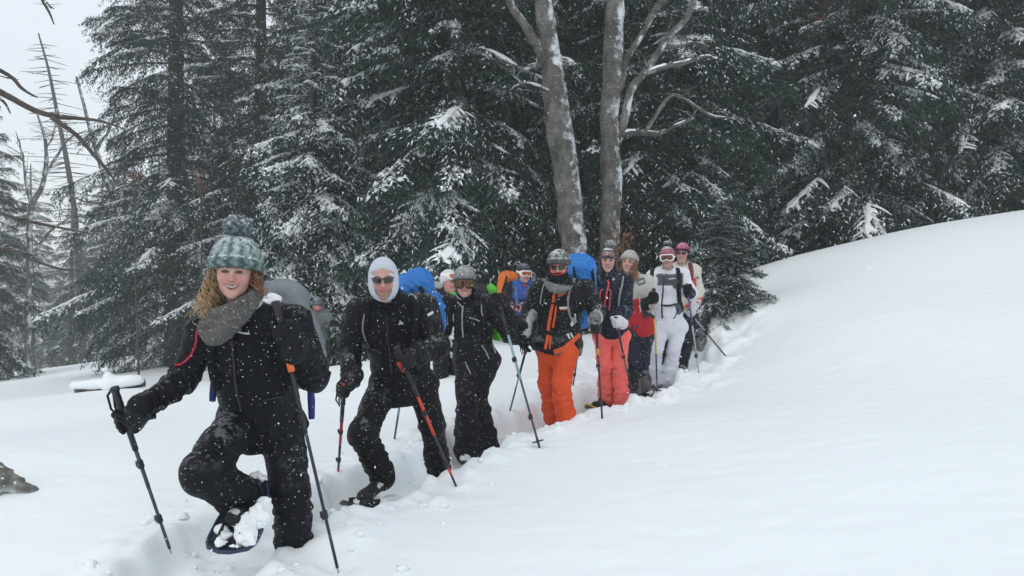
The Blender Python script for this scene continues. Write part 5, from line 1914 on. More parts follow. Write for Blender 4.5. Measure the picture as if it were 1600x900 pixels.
# raised foot with its snowshoe, and the snow it throws up
oR = pt(374, 822, 3.80)
fw = nrm(pt(352, 870, 3.68) - pt(400, 768, 4.0))
sh, sX, sY, sZ = snowshoe('dark blue snowshoe caked in snow, on the raised foot of the leading woman', oR, fw, nrm(V(-0.10, -0.88, 0.45)), paint((0.010, 0.014, 0.025), 0.5), paint((0.018, 0.03, 0.07), 0.4), L=0.44, W=0.235)
p1.J['AR'] = pt(388, 792, 3.95)
p1.boot('R', oR + sZ * 0.06 + sY * 0.0, M_cloth)
def on(x, y, z):
    return oR + sX * x + sY * y + sZ * z
for sp in ([(on(-0.06, 0.05, 0.035), (0.055, 0.04, 0.045)), (on(-0.09, -0.03, 0.03), (0.045, 0.035, 0.06)), (on(-0.03, 0.01, 0.05), (0.035, 0.03, 0.035)), (on(-0.065, 0.10, 0.03), (0.035, 0.022, 0.025)), (on(-0.10, -0.09, 0.02), (0.03, 0.03, 0.05))],
           [(on(0.05, -0.02, 0.02), (0.022, 0.02, 0.03))], [(on(0.065, 0.04, 0.02), (0.02, 0.016, 0.022))], [(on(0.035, 0.07, 0.02), (0.024, 0.016, 0.016))], [(on(0.08, -0.07, 0.015), (0.018, 0.016, 0.03))],
           [(on(0.0, -0.26, 0.03), (0.03, 0.03, 0.05))], [(on(-0.05, 0.15, 0.045), (0.03, 0.016, 0.012))], [(on(0.03, 0.12, 0.03), (0.03, 0.016, 0.012))]):
    snow_lumps(sh, 'caked_snow', sp, 3, 0.006, 0.045)
# ------------------------------------------------------------------ hooded man with dark glasses
BK2 = (0.0035, 0.0038, 0.0055)
def plain(c, a=0.2):
    return lambda v, g: dusted(np.tile(np.array(c), (len(v), 1)) * (1 - a + 2 * a * vnoise(v, 0.18, 1))[:, None], v, g, 0.22 if max(c) < 0.03 else 0.15)
p2 = Person('man in a white hood and dark glasses leaning forward, second in the file', 5.4, dict(
    H=(599, 437, -0.30), SR=(561, 487, -0.02), SL=(661, 480, 0.04), ER=(546, 548, -0.02), WR=(548, 594, -0.20),
    EL=(683, 541, -0.06), WL=(650, 556, -0.30), HR=(605, 598, 0.20), HL=(658, 598, 0.22), KR=(566, 676, -0.12), AR=(598, 745, 0.10), KL=(674, 662, 0.22), AL=(688, 742, 0.55)), yaw=-2, pitch=12, roll=-2, head=1.02)
p2.report()
p2.jacket(M_dark, plain(BK2), g=1.06, hem=0.02, collar=0.125, neck_r=0.085, sleeve=1.02, amp=0.014)
p2.trousers(M_dark, plain(BK2), g=1.06, flare=0.012)
p2.head(smile=0.55, wide=1.0, beard=0.55, eyes=False, ears=False, brow=(0.08, 0.055, 0.045), nose=1.15)
p2.shades(w=0.064, hz=0.015, z=0.014)
def hood2(vx):
    vx.ell((0, 0.022, 0.012), (0.094, 0.110, 0.128), k=0)
    vx.ell((0, 0.0, -0.055), (0.085, 0.095, 0.082), k=0.04)
    vx.plane((0, -0.09, -0.128), nrm((0, -0.55, -1)), 0.012)
    for sx in (-1, 1):                      # folds running back from the peak of the opening
        for za, zb in ((0.088, 0.030), (0.108, 0.070)):
            vx.cap((sx * 0.012, -0.098, za), (sx * 0.092, -0.02, zb), 0.009, 0.006, 0.008, op='s')
    # the face opening, pointed at the top
    vx.ell((0, -0.14, -0.035), (0.063, 0.13, 0.080), k=0.006, op='s')
    vx.ell((0, -0.15, 0.025), (0.040, 0.13, 0.062), k=0.02, op='s')
    vx.ell((0, 0.0, 0.0), (0.068, 0.08, 0.10), k=0.0, op='s')
p2.band('hood', hood2, mat('light_grey_hood_fabric', (0.5, 0.5, 0.5), 0.8, attr=True, bump=0.2, bs=150), lambda v, g: np.tile([0.50, 0.53, 0.61], (len(v), 1)),
        disp=lambda v: 0.006 * (np.sin(90 * (v[:, 2] * 0.8 + np.abs(v[:, 0]) * 0.9) + 5 * vnoise(v, 0.06, 3)) * 0.5) * sstep(0.0, -0.05, v[:, 1]) * sstep(-0.03, 0.05, v[:, 2]))
GW = cloth((0.55, 0.57, 0.6))
p2.strip('sleeve_print', [(668, 493), (676, 488)], 0.02, GW)
for a in ([(623, 507), (626.5, 501), (629.5, 506)], [(623, 507), (627, 505), (629.5, 506)]):
    p2.strip('emblem', a, 0.007, GW)
p2.strip('shoulder_strap', [(571, 470), (571, 490), (568, 515), (572, 545), (574, 580)], 0.05, M_web, th=0.014, lift=0.008)
p2.strip('shoulder_strap', [(642, 462), (651, 480), (651, 505), (647, 530), (655, 575)], 0.05, M_web, th=0.014, lift=0.008)
p2.strip('strap_edge', [(569, 490), (567, 512), (571, 530)], 0.010, M_webgrey, lift=0.02)
p2.strip('strap_edge', [(637, 466), (645, 462), (650, 470)], 0.012, M_webgrey, lift=0.02)
p2.strip('hip_belt', [(575, 583), (600, 590), (630, 592), (660, 585)], 0.04, M_web, th=0.010)
p2.strip('zip', [(603, 490), (606, 520), (610, 560), (612, 585)], 0.012, M_black)
tip = hit_ground(717, 770)
top = pt(619, 540, 4.98)
pole('red and black pole held across the body of the hooded man', top, tip, sections=[(0.15, 0.34, M_black, 0.0135), (0.34, 0.60, paint((0.55, 0.045, 0.02)), 0.0105), (0.60, 0.80, paint((0.03, 0.03, 0.033)), 0.0098), (0.80, 0.88, paint((0.5, 0.03, 0.03)), 0.0088), (0.88, 1.0, paint((0.02, 0.03, 0.06)), 0.008)])
print('p2L', np.linalg.norm(top - tip))
c = pole_frac(top, tip, 0.10)
p2.grip_glove('L', pt(633, 563, 5.02), top - tip, M_dark, (0.016, 0.016, 0.018), g=1.25)
p2.strip('red_tab', [(623, 566), (627, 572), (631, 580)], 0.03, cloth((0.4, 0.03, 0.02)), on=('glove', 'jacket'), th=0.01)
tip = hit_ground(528, 743)
top = pt(537, 611, 5.15)
print('p2R', np.linalg.norm(top - tip))
pole('red pole in the lowered hand of the hooded man', top, tip, sections=[(0.15, 0.33, M_black, 0.0135), (0.33, 0.60, paint((0.45, 0.025, 0.03)), 0.0105), (0.60, 0.88, paint((0.02, 0.03, 0.05)), 0.009), (0.88, 1.0, paint((0.45, 0.025, 0.03)), 0.009)])
p2.grip_glove('R', top + V(0.0, -0.005, 0.01), top - tip, M_dark, (0.014, 0.014, 0.016), g=1.2)
p2.strip('red_tab', [(535, 602), (539, 600)], 0.02, cloth((0.5, 0.06, 0.03)), on=('glove',), th=0.008)
bpA = p2.A.copy()
backpack('blue covered backpack on the back of the hooded man', p2.tl(0.17, 0.24, -0.13), (0.16, 0.12, 0.26), bpA @ np.array(Matrix.Rotation(math.radians(-14), 3, 'Y')), M_cover, (0.015, 0.15, 0.46), d=5.6, seed=8, wob=0.022)
o2 = pt(572, 786, 5.28)
gz = float(ground(np.array(o2[0]), np.array(o2[1])))
f2 = nrm(V(-0.62, -0.85, 0.16))
sh2, X2, Y2, Z2 = snowshoe('black snowshoe tip poking out of the trail under the leading boot of the hooded man', V(o2[0], o2[1], o2[2] - 0.022), f2, V(0.1, 0.1, 1), paint((0.02, 0.02, 0.022), 0.5), paint((0.014, 0.014, 0.016), 0.5), L=0.50, W=0.20)
p2.boot('R', V(o2[0], o2[1], o2[2] + 0.04) + f2 * 0.02)
p2.boot('L', p2.J['AL'] + V(-0.06, -0.18, -0.03), col=(0.16, 0.17, 0.18))
snow_lumps(sh2, 'caked_snow', [(V(*sh2.location) - Y2 * 0.24 + Z2 * 0.0, (0.10, 0.10, 0.05)), (V(*sh2.location) + Z2 * 0.03 + Y2 * 0.02 + X2 * 0.02, (0.07, 0.07, 0.03)), (V(*sh2.location) + Z2 * 0.02 - Y2 * 0.1, (0.06, 0.06, 0.03))], 4, 0.009, 0.03)

# ------------------------------------------------------------------ black suit, grey helmet, mirrored goggles
BK3 = (0.004, 0.0045, 0.0065)
p3 = Person('person in black with a grey helmet and bronze goggles, one arm up on a pole', 7.1, dict(
    H=(726, 443, -0.15), SR=(703, 476, 0.0), SL=(764, 476, 0.0), ER=(690, 516, 0.03), WR=(668, 545, -0.22),
    EL=(794, 518, -0.10), WL=(790, 487, -0.32), HR=(729, 561, 0.05), HL=(759, 561, 0.02), KR=(729, 622, -0.14), AR=(733, 704, 0.05), KL=(746, 621, 0.05), AL=(757, 700, 0.12)), yaw=0, pitch=5, roll=0, head=0.98)
p3.report()
p3.jacket(M_dark, plain(BK3), g=0.98, hem=-0.04, collar=0.09, sleeve=1.05, amp=0.013)
p3.trousers(M_dark, plain(BK3), g=1.1, flare=0.045, amp=0.013)
p3.head(smile=0.2, eyes=False, ears=False)
p3.beanie((0.15, 0.16, 0.17), cuff=False, z0=0.040, r=(0.104, 0.124, 0.124), knit=0.0, name='helmet', snow=0.35, mat_=mat('helmet_shell', (0.2, 0.2, 0.2), 0.45, attr=True, fleck=0.3, fs=130, var=0.1), tilt=0.2)
p3.goggles(M_black, M_lensb, z=0.008, y=-0.088, strap=M_black, strap_r=(0.108, 0.128, 0.128), size=1.1)
p3.strip('helmet_strap', [(708, 452), (713, 462), (721, 468)], 0.014, M_webgrey, on=('body', 'jacket', 'helmet'))
LG = cloth((0.32, 0.33, 0.34))
for n_, a in (('zip', [(724, 478), (722, 500), (724, 527)]), ('zip', [(733, 496), (741, 498), (749, 502)]), ('zip', [(709, 490), (709, 502)]), ('zip', [(715, 472), (723, 480)]), ('strap_edge', [(701, 480), (699, 505), (702, 515)]), ('strap_edge', [(752, 474), (752, 490), (760, 502), (765, 508)])):
    p3.strip(n_, a, 0.010, LG)
for a in ([(752, 539), (759, 549), (764, 561)], [(727, 565), (731, 575), (735, 584)], [(770, 540), (774, 552)]):
    p3.strip('zip', a, 0.008, LG, on=('trousers', 'jacket'))
p3.strip('shoulder_strap', [(707, 468), (703, 485), (702, 520)], 0.045, M_web, th=0.012)
p3.strip('shoulder_strap', [(752, 466), (758, 480), (757, 515)], 0.045, M_web, th=0.012)
tip = hit_ground(844, 703)
top = pt(776, 459, 6.66)
print('p3L', np.linalg.norm(top - tip))
pole('pale blue and black pole with a basket, planted ahead of the person with bronze goggles', top, tip, basket=0.045, sections=[(0.15, 0.30, M_black, 0.0135), (0.30, 0.58, paint((0.22, 0.36, 0.38)), 0.011), (0.58, 1.0, paint((0.05, 0.07, 0.09), 0.4, 0.3), 0.009)])
p3.grip_glove('L', pole_frac(top, tip, 0.055), top - tip, M_dark, BK3, g=1.3)
tip = hit_ground(616, 688)
top = pt(637, 551, 6.72)
print('p3R', np.linalg.norm(top - tip))
pole('pale blue pole planted behind the hooded man', top, tip, sections=[(0.15, 0.3, M_black, 0.0135), (0.30, 0.70, paint((0.20, 0.33, 0.35)), 0.0105), (0.70, 1.0, paint((0.04, 0.06, 0.09)), 0.009)])
p3.J['WR'] = pt(655, 545, 6.83)
p3.grip_glove('R', pole_frac(top, tip, 0.08), top - tip, M_dark, (0.30, 0.02, 0.025), g=1.2)
bp3, l3 = backpack('bright green and black backpack behind the person with bronze goggles', p3.tl(0.03, 0.25, -0.12), (0.175, 0.12, 0.25), p3.A, M_cover, (0.012, 0.012, 0.014), d=7.2, seed=9, lower=None)
for P, r in (((0.17, -0.05, 0.20), (0.055, 0.05, 0.08)), ((-0.17, -0.05, 0.17), (0.05, 0.05, 0.07)), ((0.185, -0.05, -0.15), (0.07, 0.06, 0.11))):
    w = Vox(l3(*P) - 0.16, l3(*P) + 0.16, 0.012)
    w.ell(l3(*P), r, p3.A, 0)
    v, q, g = w.mesh()
    v = v + g * (0.03 * (vnoise(v, 0.05, 4) - 0.5))[:, None]
    part('green_panel', v, q, M_cover, bp3, True, np.tile([0.08, 0.42, 0.03], (len(v), 1)))
for s_ in 'RL':
    p3.boot(s_, p3.J['A' + s_] + V(-0.03, -0.13, -0.05))

# ------------------------------------------------------------------ behind them: white hat with orange goggles
p4 = Person('person in a white cap with orange goggles pushed up, half hidden behind a shoulder', 9.2, dict(
    H=(702, 441, -0.05), SR=(681, 464, 0.0), SL=(722, 464, 0.15), ER=(680, 500, 0), WR=(690, 535, -0.1), EL=(730, 500, 0.15), WL=(725, 535, 0), HR=(690, 545, 0.1), HL=(714, 545, 0.15), KR=(690, 603, 0), AR=(690, 662, 0.1), KL=(714, 603, 0.1), AL=(714, 662, 0.2)), yaw=38, pitch=4, head=0.98)
p4.report()
p4.jacket(M_cloth, lambda v, g: np.where(((v - p4.sm) @ p4.up > -0.10)[:, None] & (np.abs((v - p4.sm) @ p4.x) < 0.19)[:, None], [0.02, 0.025, 0.03], [0.55, 0.57, 0.58]), hem=0.0, g=1.0)
p4.trousers(M_dark, plain(BK3))
p4.head(smile=0.3, ears=False, skin=SKIN * np.array([1.02, 0.9, 0.88]))
p4.beanie((0.62, 0.63, 0.60), cuff=False, z0=0.045, r=(0.098, 0.116, 0.114), knit=0.002, name='cap', snow=0.2, tilt=1.2)
p4.goggles(M_white, M_lenso, z=0.075, y=-0.075, strap=M_white, strap_r=(0.102, 0.12, 0.12), size=0.95, tilt=0.45)
p4.strip('strap_edge', [(690, 462), (699, 468), (704, 480)], 0.02, M_webgrey)
backpack('pale grey backpack behind the person in the white cap', p4.tl(-0.10, 0.26, -0.10), (0.16, 0.12, 0.24), p4.A, M_cover, (0.34, 0.35, 0.36), d=9.2, seed=3)

# ------------------------------------------------------------------ blue jacket, orange pack, far side of the trail
p5 = Person('person in a blue jacket with white goggles, standing apart beyond the trail', 10.9, dict(
    H=(819, 428, -0.08), SR=(799, 449, 0.0), SL=(834, 449, 0.08), ER=(796, 472, -0.05), WR=(806, 480, -0.22), EL=(840, 474, 0.05), WL=(836, 497, -0.05), HR=(806, 509, 0.05), HL=(826, 509, 0.05), KR=(804, 557, 0), AR=(806, 606, 0.05), KL=(827, 557, 0.0), AL=(826, 606, 0.05)), yaw=22, pitch=6, head=0.98)
p5.report()
def c5(v, g):
    x = (v - p5.sm) @ p5.x
    return np.where((np.abs(x) < 0.155)[:, None], [0.035, 0.10, 0.34], [0.012, 0.013, 0.018])
p5.jacket(M_cloth, c5, g=0.98, hem=-0.16, collar=0.10)
p5.trousers(M_dark, plain(BK3), g=1.1)
p5.head(smile=0.5, teeth=0.3, eyes=False, ears=False)
p5.beanie((0.03, 0.035, 0.045), cuff=False, z0=0.05, r=(0.098, 0.115, 0.112), knit=0.001, name='helmet', snow=0.25, tilt=0.2)
p5.goggles(M_white, M_lenso, z=0.014, y=-0.09, strap=M_white, strap_r=(0.102, 0.12, 0.117), size=1.02)
for a in ([(806, 449), (807, 462), (808, 478)], [(826, 449), (826, 465)]):
    p5.strip('shoulder_strap', a, 0.04, cloth((0.10, 0.16, 0.30)), th=0.012)
p5.strip('zip', [(823, 455), (824, 470), (823, 486)], 0.018, cloth((0.45, 0.06, 0.05)))
p5.strip('buckle', [(817, 446), (823, 446)], 0.03, cloth((0.45, 0.07, 0.03)), th=0.015)
p5.strip('chest_strap', [(806, 468), (818, 469), (827, 467)], 0.02, M_web)
p5.open_glove('R', V(0.75, -0.5, -0.25), V(0.2, -0.9, 0.1), M_cloth, lambda v, g: np.where((vnoise(v, 0.03, 3) > 0.45)[:, None], [0.5, 0.24, 0.26], [0.02, 0.02, 0.025]))
p5.open_glove('L', V(0, -0.1, -1), V(-0.6, -0.5, 0), M_dark, BK3)
backpack('orange backpack of the person in the blue jacket', p5.tl(-0.16, 0.20, -0.02), (0.14, 0.12, 0.21), p5.A @ np.array(Matrix.Rotation(math.radians(14), 3, 'Y')), M_cover, (0.62, 0.15, 0.015), d=10.8, seed=2)

# ------------------------------------------------------------------ grey figure far back by the trees
p11 = Person('grey clad person far back by the trees, seen past the grey backpack', 12.0, dict(
    H=(496, 478, -0.05), SR=(483, 494, 0), SL=(509, 492, 0), ER=(480, 515, 0), WR=(484, 535, -0.1), EL=(517, 502, -0.1), WL=(524, 506, -0.25), HR=(489, 543, 0), HL=(504, 543, 0), KR=(489, 582, 0), AR=(489, 618, 0), KL=(505, 582, 0), AL=(505, 618, 0)), yaw=5, pitch=18, head=0.9)
p11.report()
p11.jacket(M_cloth, plain((0.10, 0.115, 0.12)), hem=0.0, g=0.92)
p11.trousers(M_dark, plain((0.03, 0.033, 0.035)))
p11.head(smile=0.2, skin=SKIN * np.array([1.0, 0.8, 0.8]), ears=False)
p11.beanie((0.09, 0.10, 0.11), cuff=True, z0=0.035, name='hat', snow=0.4)
p11.open_glove('L', V(0.8, -0.5, -0.1), V(0, -0.3, -0.9), M_dark, BK3)
p11.open_glove('R', V(0, -0.3, -1), V(0.6, -0.5, 0), M_dark, BK3)
p11.strip('collar_trim', [(491, 482), (495, 487), (499, 485)], 0.02, cloth((0.16, 0.05, 0.06)), on=('jacket', 'body'))

# ------------------------------------------------------------------ orange trousers
p6 = Person('man in orange trousers and black and orange jacket, dark scarf over the chin', 7.55, dict(
    H=(873, 417, -0.20), SR=(843, 452, -0.02), SL=(914, 452, 0.03), ER=(826, 488, 0.02), WR=(817, 520, -0.10), EL=(934, 489, -0.04), WL=(930, 503, -0.28),
    HR=(857, 547, 0.09), HL=(884, 547, -0.05), KR=(856, 597, 0.12), AR=(868, 662, 0.28), KL=(877, 597, -0.09), AL=(885, 668, -0.03)), yaw=-6, pitch=12, roll=0, head=1.03)
p6.report()
def c6(v, g):
    q = (v - p6.sm) @ p6.A
    c = np.tile([0.006, 0.006, 0.0075], (len(v), 1))
    hemk = (q[:, 2] < -0.53 + 0.10 * q[:, 0]) & (q[:, 0] > -0.05)
    c[hemk & (q[:, 2] < -0.555 + 0.10 * q[:, 0])] = [0.10, 0.105, 0.11]
    for W, E in (('WR', 'ER'), ('WL', 'EL')):
        a = p6.J[W] - p6.J[E]
        t = ((v - p6.J[E]) @ a) / (a @ a)
        dist = np.linalg.norm(v - p6.J[E] - np.clip(t, 0, 1)[:, None] * a, axis=1)
        c[(t > (0.05 if W == 'WR' else 0.45)) & (t < 1.3) & (dist < 0.12) & (((g @ p6.x) > -0.1) if W == 'WR' else True)] = [0.36, 0.37, 0.38]
    return dusted(c, v, g, 0.55)
p6.jacket(M_dark, c6, g=1.08, flare=0.035, hem=-0.07, collar=0.05, amp=0.013, hem_tilt=-0.6)
p6.trousers(M_cloth, plain((0.66, 0.082, 0.022), 0.1), g=1.10, flare=0.016, amp=0.011)
p6.head(smile=0.0, eyes=False, ears=False)
p6.shades(w=0.068, hz=0.019, z=0.012)
p6.beanie((0.10, 0.105, 0.11), cuff=True, z0=0.048, r=(0.100, 0.118, 0.118), name='hat', snow=0.9, knit=0.004)
def redband(vx):
    vx.ell((0, 0.01, 0.02), (0.083, 0.104, 0.10), k=0)
    vx.plane((0, 0, 0.052), (0, 0, 1))
    vx.plane((0, 0, 0.026), (0, 0, -1))
p6.band('headband', redband, M_knit, (0.45, 0.02, 0.02))
def redrim(vx):
    an = np.linspace(math.pi, 2 * math.pi, 13)
    P = [V(0.074 * math.cos(a), -0.070 + 0.060 * abs(math.cos(a)) ** 2 - 0.035 * abs(math.sin(a)), -0.005 + 0.050 * math.sin(a)) for a in an]
    for a, b in zip(P[:-1], P[1:]):
        vx.cap(a, b, 0.012, 0.012, 0.004)
p6.band('scarf_rim', redrim, M_knit, (0.45, 0.02, 0.025))
def buff(vx):
    vx.ell((0, -0.03, -0.075), (0.082, 0.092, 0.05), k=0.02)
    vx.cap((0, -0.015, -0.08), (0, 0.02, -0.16), 0.082, 0.095, 0.03)
    for z, r in ((-0.12, 0.09), (-0.155, 0.10)):
        an = np.linspace(0, 2 * np.pi, 15)
        P = [V(r * math.cos(a), 0.0 + r * math.sin(a), z + 0.03 * math.sin(a)) for a in an]
        for a, b in zip(P[:-1], P[1:]):
            vx.cap(a, b, 0.026, 0.026, 0.01)
    vx.ell((0, -0.15, 0.01), (0.06, 0.10, 0.055), k=0.01, op='s')
p6.band('scarf', buff, M_knit, lambda v, g: np.where((v[:, 2] + 0.2 * v[:, 0] < -0.135)[:, None], [0.20, 0.20, 0.205], [0.012, 0.012, 0.014]), lo=(-0.2, -0.2, -0.28), hi=(0.2, 0.2, 0.05), disp=lambda v: 0.008 * (vnoise(v * np.array([1, 1, 2]), 0.05, 3) - 0.5))
OR6 = cloth((0.62, 0.085, 0.02))
WH = cloth((0.62, 0.63, 0.64))
p6.strip('zip', [(866, 452), (865, 470), (860, 495), (857, 511), (857, 525), (852, 545)], 0.030, OR6, lift=0.006)
p6.strip('zip', [(869, 478), (867, 495), (864, 512)], 0.020, OR6)
p6.strip('zip', [(861, 525), (859, 545)], 0.016, OR6)
p6.strip('collar_trim', [(854, 446), (860, 450), (866, 453)], 0.03, OR6)
p6.patch('orange_flap', [(872, 457), (884, 450), (884, 459), (871, 465)], OR6, th=0.012)
p6.strip('white_flash', [(846, 467), (851, 471), (855, 474)], 0.030, WH)
p6.strip('white_flash', [(874, 481), (883, 481), (891, 480)], 0.022, WH)
p6.strip('orange_edge', [(875, 484), (883, 484), (892, 483)], 0.008, OR6, lift=0.006)
p6.strip('white_flash', [(892, 509), (897, 500), (898, 490)], [0.03, 0.04, 0.02], WH)
p6.strip('white_flash', [(886, 520), (890, 530)], [0.03, 0.012], WH)
p6.strip('white_flash', [(891, 520), (896, 530)], [0.02, 0.012], WH)
p6.strip('orange_hem', [(866, 550), (880, 545), (893, 535), (905, 523)], 0.045, OR6, on=('jacket', 'trousers'), lift=0.006)
p6.strip('shoulder_strap', [(856, 432), (850, 450), (848, 470), (845, 495)], 0.035, M_web, th=0.014)
p6.strip('strap_edge', [(854, 434), (847, 452), (845, 475)], 0.012, M_webgrey, lift=0.02)
p6.strip('shoulder_strap', [(902, 432), (894, 450), (889, 465), (890, 485), (898, 505)], 0.05, M_webgrey, th=0.014)
p6.strip('strap_core', [(901, 438), (894, 455), (890, 475), (894, 495)], 0.036, M_web, th=0.02)
p6.strip('hip_belt', [(848, 517), (860, 522), (880, 520), (905, 510)], 0.045, M_web, th=0.012)
p6.strip('chest_strap', [(850, 470), (866, 474), (889, 472)], 0.02, M_web, th=0.01)
p6.open_glove('R', V(0.02, -0.12, -1), V(0.5, -0.5, 0.1), M_dark, BK3, 1.1)
tip = hit_ground(796, 645)
top = pt(825, 534, 7.42)
print('p6R', np.linalg.norm(top - tip))
pole('thin dark pole hanging behind the open gloved hand of the man in orange trousers', top, tip, sections=[(0.15, 0.45, M_black, 0.011), (0.45, 0.62, paint((0.42, 0.36, 0.06)), 0.008), (0.62, 1.0, paint((0.03, 0.035, 0.045)), 0.008)])
tip = hit_ground(941, 656)
top = pt(931, 500, 7.22)
print('p6L', np.linalg.norm(top - tip))
pole('dark pole with an ochre collar held by the man in orange trousers', top, tip, sections=[(0.15, 0.27, M_black, 0.011), (0.27, 0.34, paint((0.5, 0.30, 0.05)), 0.0098), (0.34, 1.0, paint((0.02, 0.024, 0.035)), 0.009)])
p6.grip_glove('L', pole_frac(top, tip, 0.075), top - tip, M_dark, (0.02, 0.02, 0.022), cuffcol=(0.16, 0.165, 0.17), g=1.1)
bp6, l6 = backpack('tall blue covered backpack of the man in orange trousers', p6.tl(0.235, 0.28, -0.02), (0.145, 0.16, 0.34), p6.A @ np.array(Matrix.Rotation(math.radians(-7), 3, 'Y')), M_cover, (0.015, 0.17, 0.52), d=7.6, seed=12, wob=0.012)
for s_ in 'RL':
    p6.boot(s_, p6.J['A' + s_] + V(-0.05, -0.15, -0.05), M_cloth, (0.3, 0.3, 0.31))

# ------------------------------------------------------------------ coral trousers
p7 = Person('smiling woman in a navy jacket and coral trousers, goggles on her pompom hat', 8.45, dict(
    H=(950, 409, -0.08), SR=(935, 441, 0.02), SL=(977, 441, 0.0), ER=(925, 478, -0.02), WR=(915, 503, -0.28), EL=(979, 484, 0.02), WL=(969, 503, -0.22),
    HR=(941, 524, 0.05), HL=(970, 524, 0.05), KR=(945, 572, 0.0), AR=(947, 625, 0.09), KL=(969, 572, -0.05), AL=(972, 632, 0.0)), yaw=0, pitch=2, roll=2, head=0.95)
p7.report()
NV = (0.005, 0.009, 0.024)
p7.jacket(M_dark, plain(NV), g=1.02, flare=0.015, hem=-0.07, collar=0.10, amp=0.010)
p7.trousers(M_cloth, plain((0.92, 0.16, 0.135), 0.08), g=0.92, flare=0.016, amp=0.010)
p7.head(smile=1.0, teeth=1.0, ears=False, brow=(0.07, 0.04, 0.03))
def hat7(v, g):
    return np.where((v[:, 2] < 0.09)[:, None], [0.10, 0.105, 0.12], [0.50, 0.53, 0.56])
p7.beanie(hat7, pom=0.050, pomcol=(0.24, 0.25, 0.27), pomat=(0.02, 0.02, 0.19), r=(0.094, 0.112, 0.118), z0=0.050, snow=0.6, cuff=False)
def balaclava(vx):
    vx.ell((0, 0.02, -0.02), (0.085, 0.10, 0.115), k=0)
    vx.cap((0, 0.0, -0.09), (0, 0.03, -0.16), 0.072, 0.085, 0.03)
    vx.ell((0, -0.14, -0.015), (0.060, 0.13, 0.092), k=0.006, op='s')
    vx.ell((0, 0.0, 0.0), (0.066, 0.08, 0.10), k=0.0, op='s')
p7.band('balaclava', balaclava, M_knit, (0.014, 0.015, 0.022))
p7.goggles(M_black, M_lensp, z=0.085, y=-0.078, strap=M_black, strap_r=(0.099, 0.117, 0.123), size=1.02, tilt=0.35)
CR = cloth((0.66, 0.07, 0.08))
p7.strip('zip', [(946, 430), (952, 443), (948, 458), (944, 480), (943, 498)], 0.018, CR)
p7.strip('zip', [(939, 453), (937, 467), (935, 479)], 0.015, CR)
p7.strip('zip', [(955, 455), (953, 470), (952, 485)], 0.015, CR)
p7.strip('shoulder_strap', [(974, 432), (972, 445), (968, 460), (966, 478)], 0.018, M_webgrey)
p7.strip('chest_print', [(957, 436), (960, 437)], 0.03, cloth((0.35, 0.37, 0.42)))
tip = hit_ground(991, 630)
top = pt(961, 495, 8.15)
print('p7L', np.linalg.norm(top - tip))
pole('dark blue pole in the white gloved hand of the woman in coral trousers', top, tip, sections=[(0.15, 0.4, M_black, 0.011), (0.4, 0.6, paint((0.12, 0.12, 0.13)), 0.0095), (0.6, 0.9, paint((0.02, 0.022, 0.03)), 0.009), (0.9, 1.0, paint((0.04, 0.04, 0.22)), 0.009)])
p7.grip_glove('L', pole_frac(top, tip, 0.06), top - tip, M_cloth, (0.62, 0.63, 0.64), g=1.25)
tip = hit_ground(895, 605)
top = pt(911, 501, 8.2)
print('p7R', np.linalg.norm(top - tip))
pole('thin speckled pole between orange and coral trousers', top, tip, sections=[(0.15, 0.3, M_black, 0.011), (0.3, 0.65, paint((0.25, 0.24, 0.22)), 0.009), (0.65, 1.0, paint((0.03, 0.035, 0.05)), 0.0085)])
p7.grip_glove('R', pole_frac(top, tip, 0.06), top - tip, M_dark, BK3, g=1.15)
def gshoe(p, side, label, toe, deck, frame, L=0.56):
    A = p.J['A' + side]
    o = A + V(0, 0, -0.085) + nrm(toe) * 0.06
    p.boot(side, A + nrm(toe) * 0.16 + V(0, 0, -0.045))
    return snowshoe(label, o, toe, V(0, 0.05, 1), deck, frame, L=L, W=0.22)
M_ochre = paint((0.55, 0.30, 0.04))
gshoe(p7, 'R', 'ochre edged snowshoe of the woman in coral trousers, nearer the man in orange', V(-0.75, -0.6, 0), paint((0.02, 0.02, 0.02)), M_ochre)
gshoe(p7, 'L', 'ochre edged snowshoe of the woman in coral trousers, beside the grey gaiters', V(-0.55, -0.8, 0), paint((0.02, 0.02, 0.02)), M_ochre)

# ------------------------------------------------------------------ beige and red jacket
p8 = Person('long haired person in a pale beanie, beige and red jacket, grey gaiters', 9.15, dict(
    H=(983, 411, -0.05), SR=(973, 444, 0.1), SL=(1009, 441, 0.0), ER=(964, 482, 0.1), WR=(966, 505, 0.0), EL=(1015, 477, -0.02), WL=(1019, 474, -0.25),
    HR=(989, 522, 0.05), HL=(1009, 522, 0.08), KR=(988, 567, 0.0), AR=(990, 612, 0.05), KL=(1003, 567, 0.05), AL=(1004, 608, 0.1)), yaw=-14, pitch=0, roll=4, head=0.97)
p8.report()
def c8(v, g):
    q = (v - p8.sm) @ p8.A
    c = np.tile([0.47, 0.47, 0.42], (len(v), 1))
    onbody = np.ones(len(v), bool)
    a = p8.J['WL'] - p8.J['EL']
    for S_, E in (('SL', 'EL'), ('EL', 'WL')):
        b = p8.J[E] - p8.J[S_]
        t = np.clip(((v - p8.J[S_]) @ b) / (b @ b), 0.25 if S_ == 'SL' else 0, 1)
        onbody &= np.linalg.norm(v - p8.J[S_] - t[:, None] * b, axis=1) > 0.085
    low = onbody & (q[:, 2] < -0.17)
    c[low] = [0.42, 0.022, 0.032]
    c[low & (q[:, 0] > 0.085) & (q[:, 2] > -0.40)] = [0.045, 0.045, 0.045]
    return c
p8.jacket(M_cloth, c8, g=1.02, flare=0.03, hem=-0.07, collar=0.06)
p8.trousers(M_dark, plain((0.012, 0.015, 0.03)), g=1.0, flare=0.0)
p8.head(smile=0.0, ears=False, lip=(0.38, 0.17, 0.15))
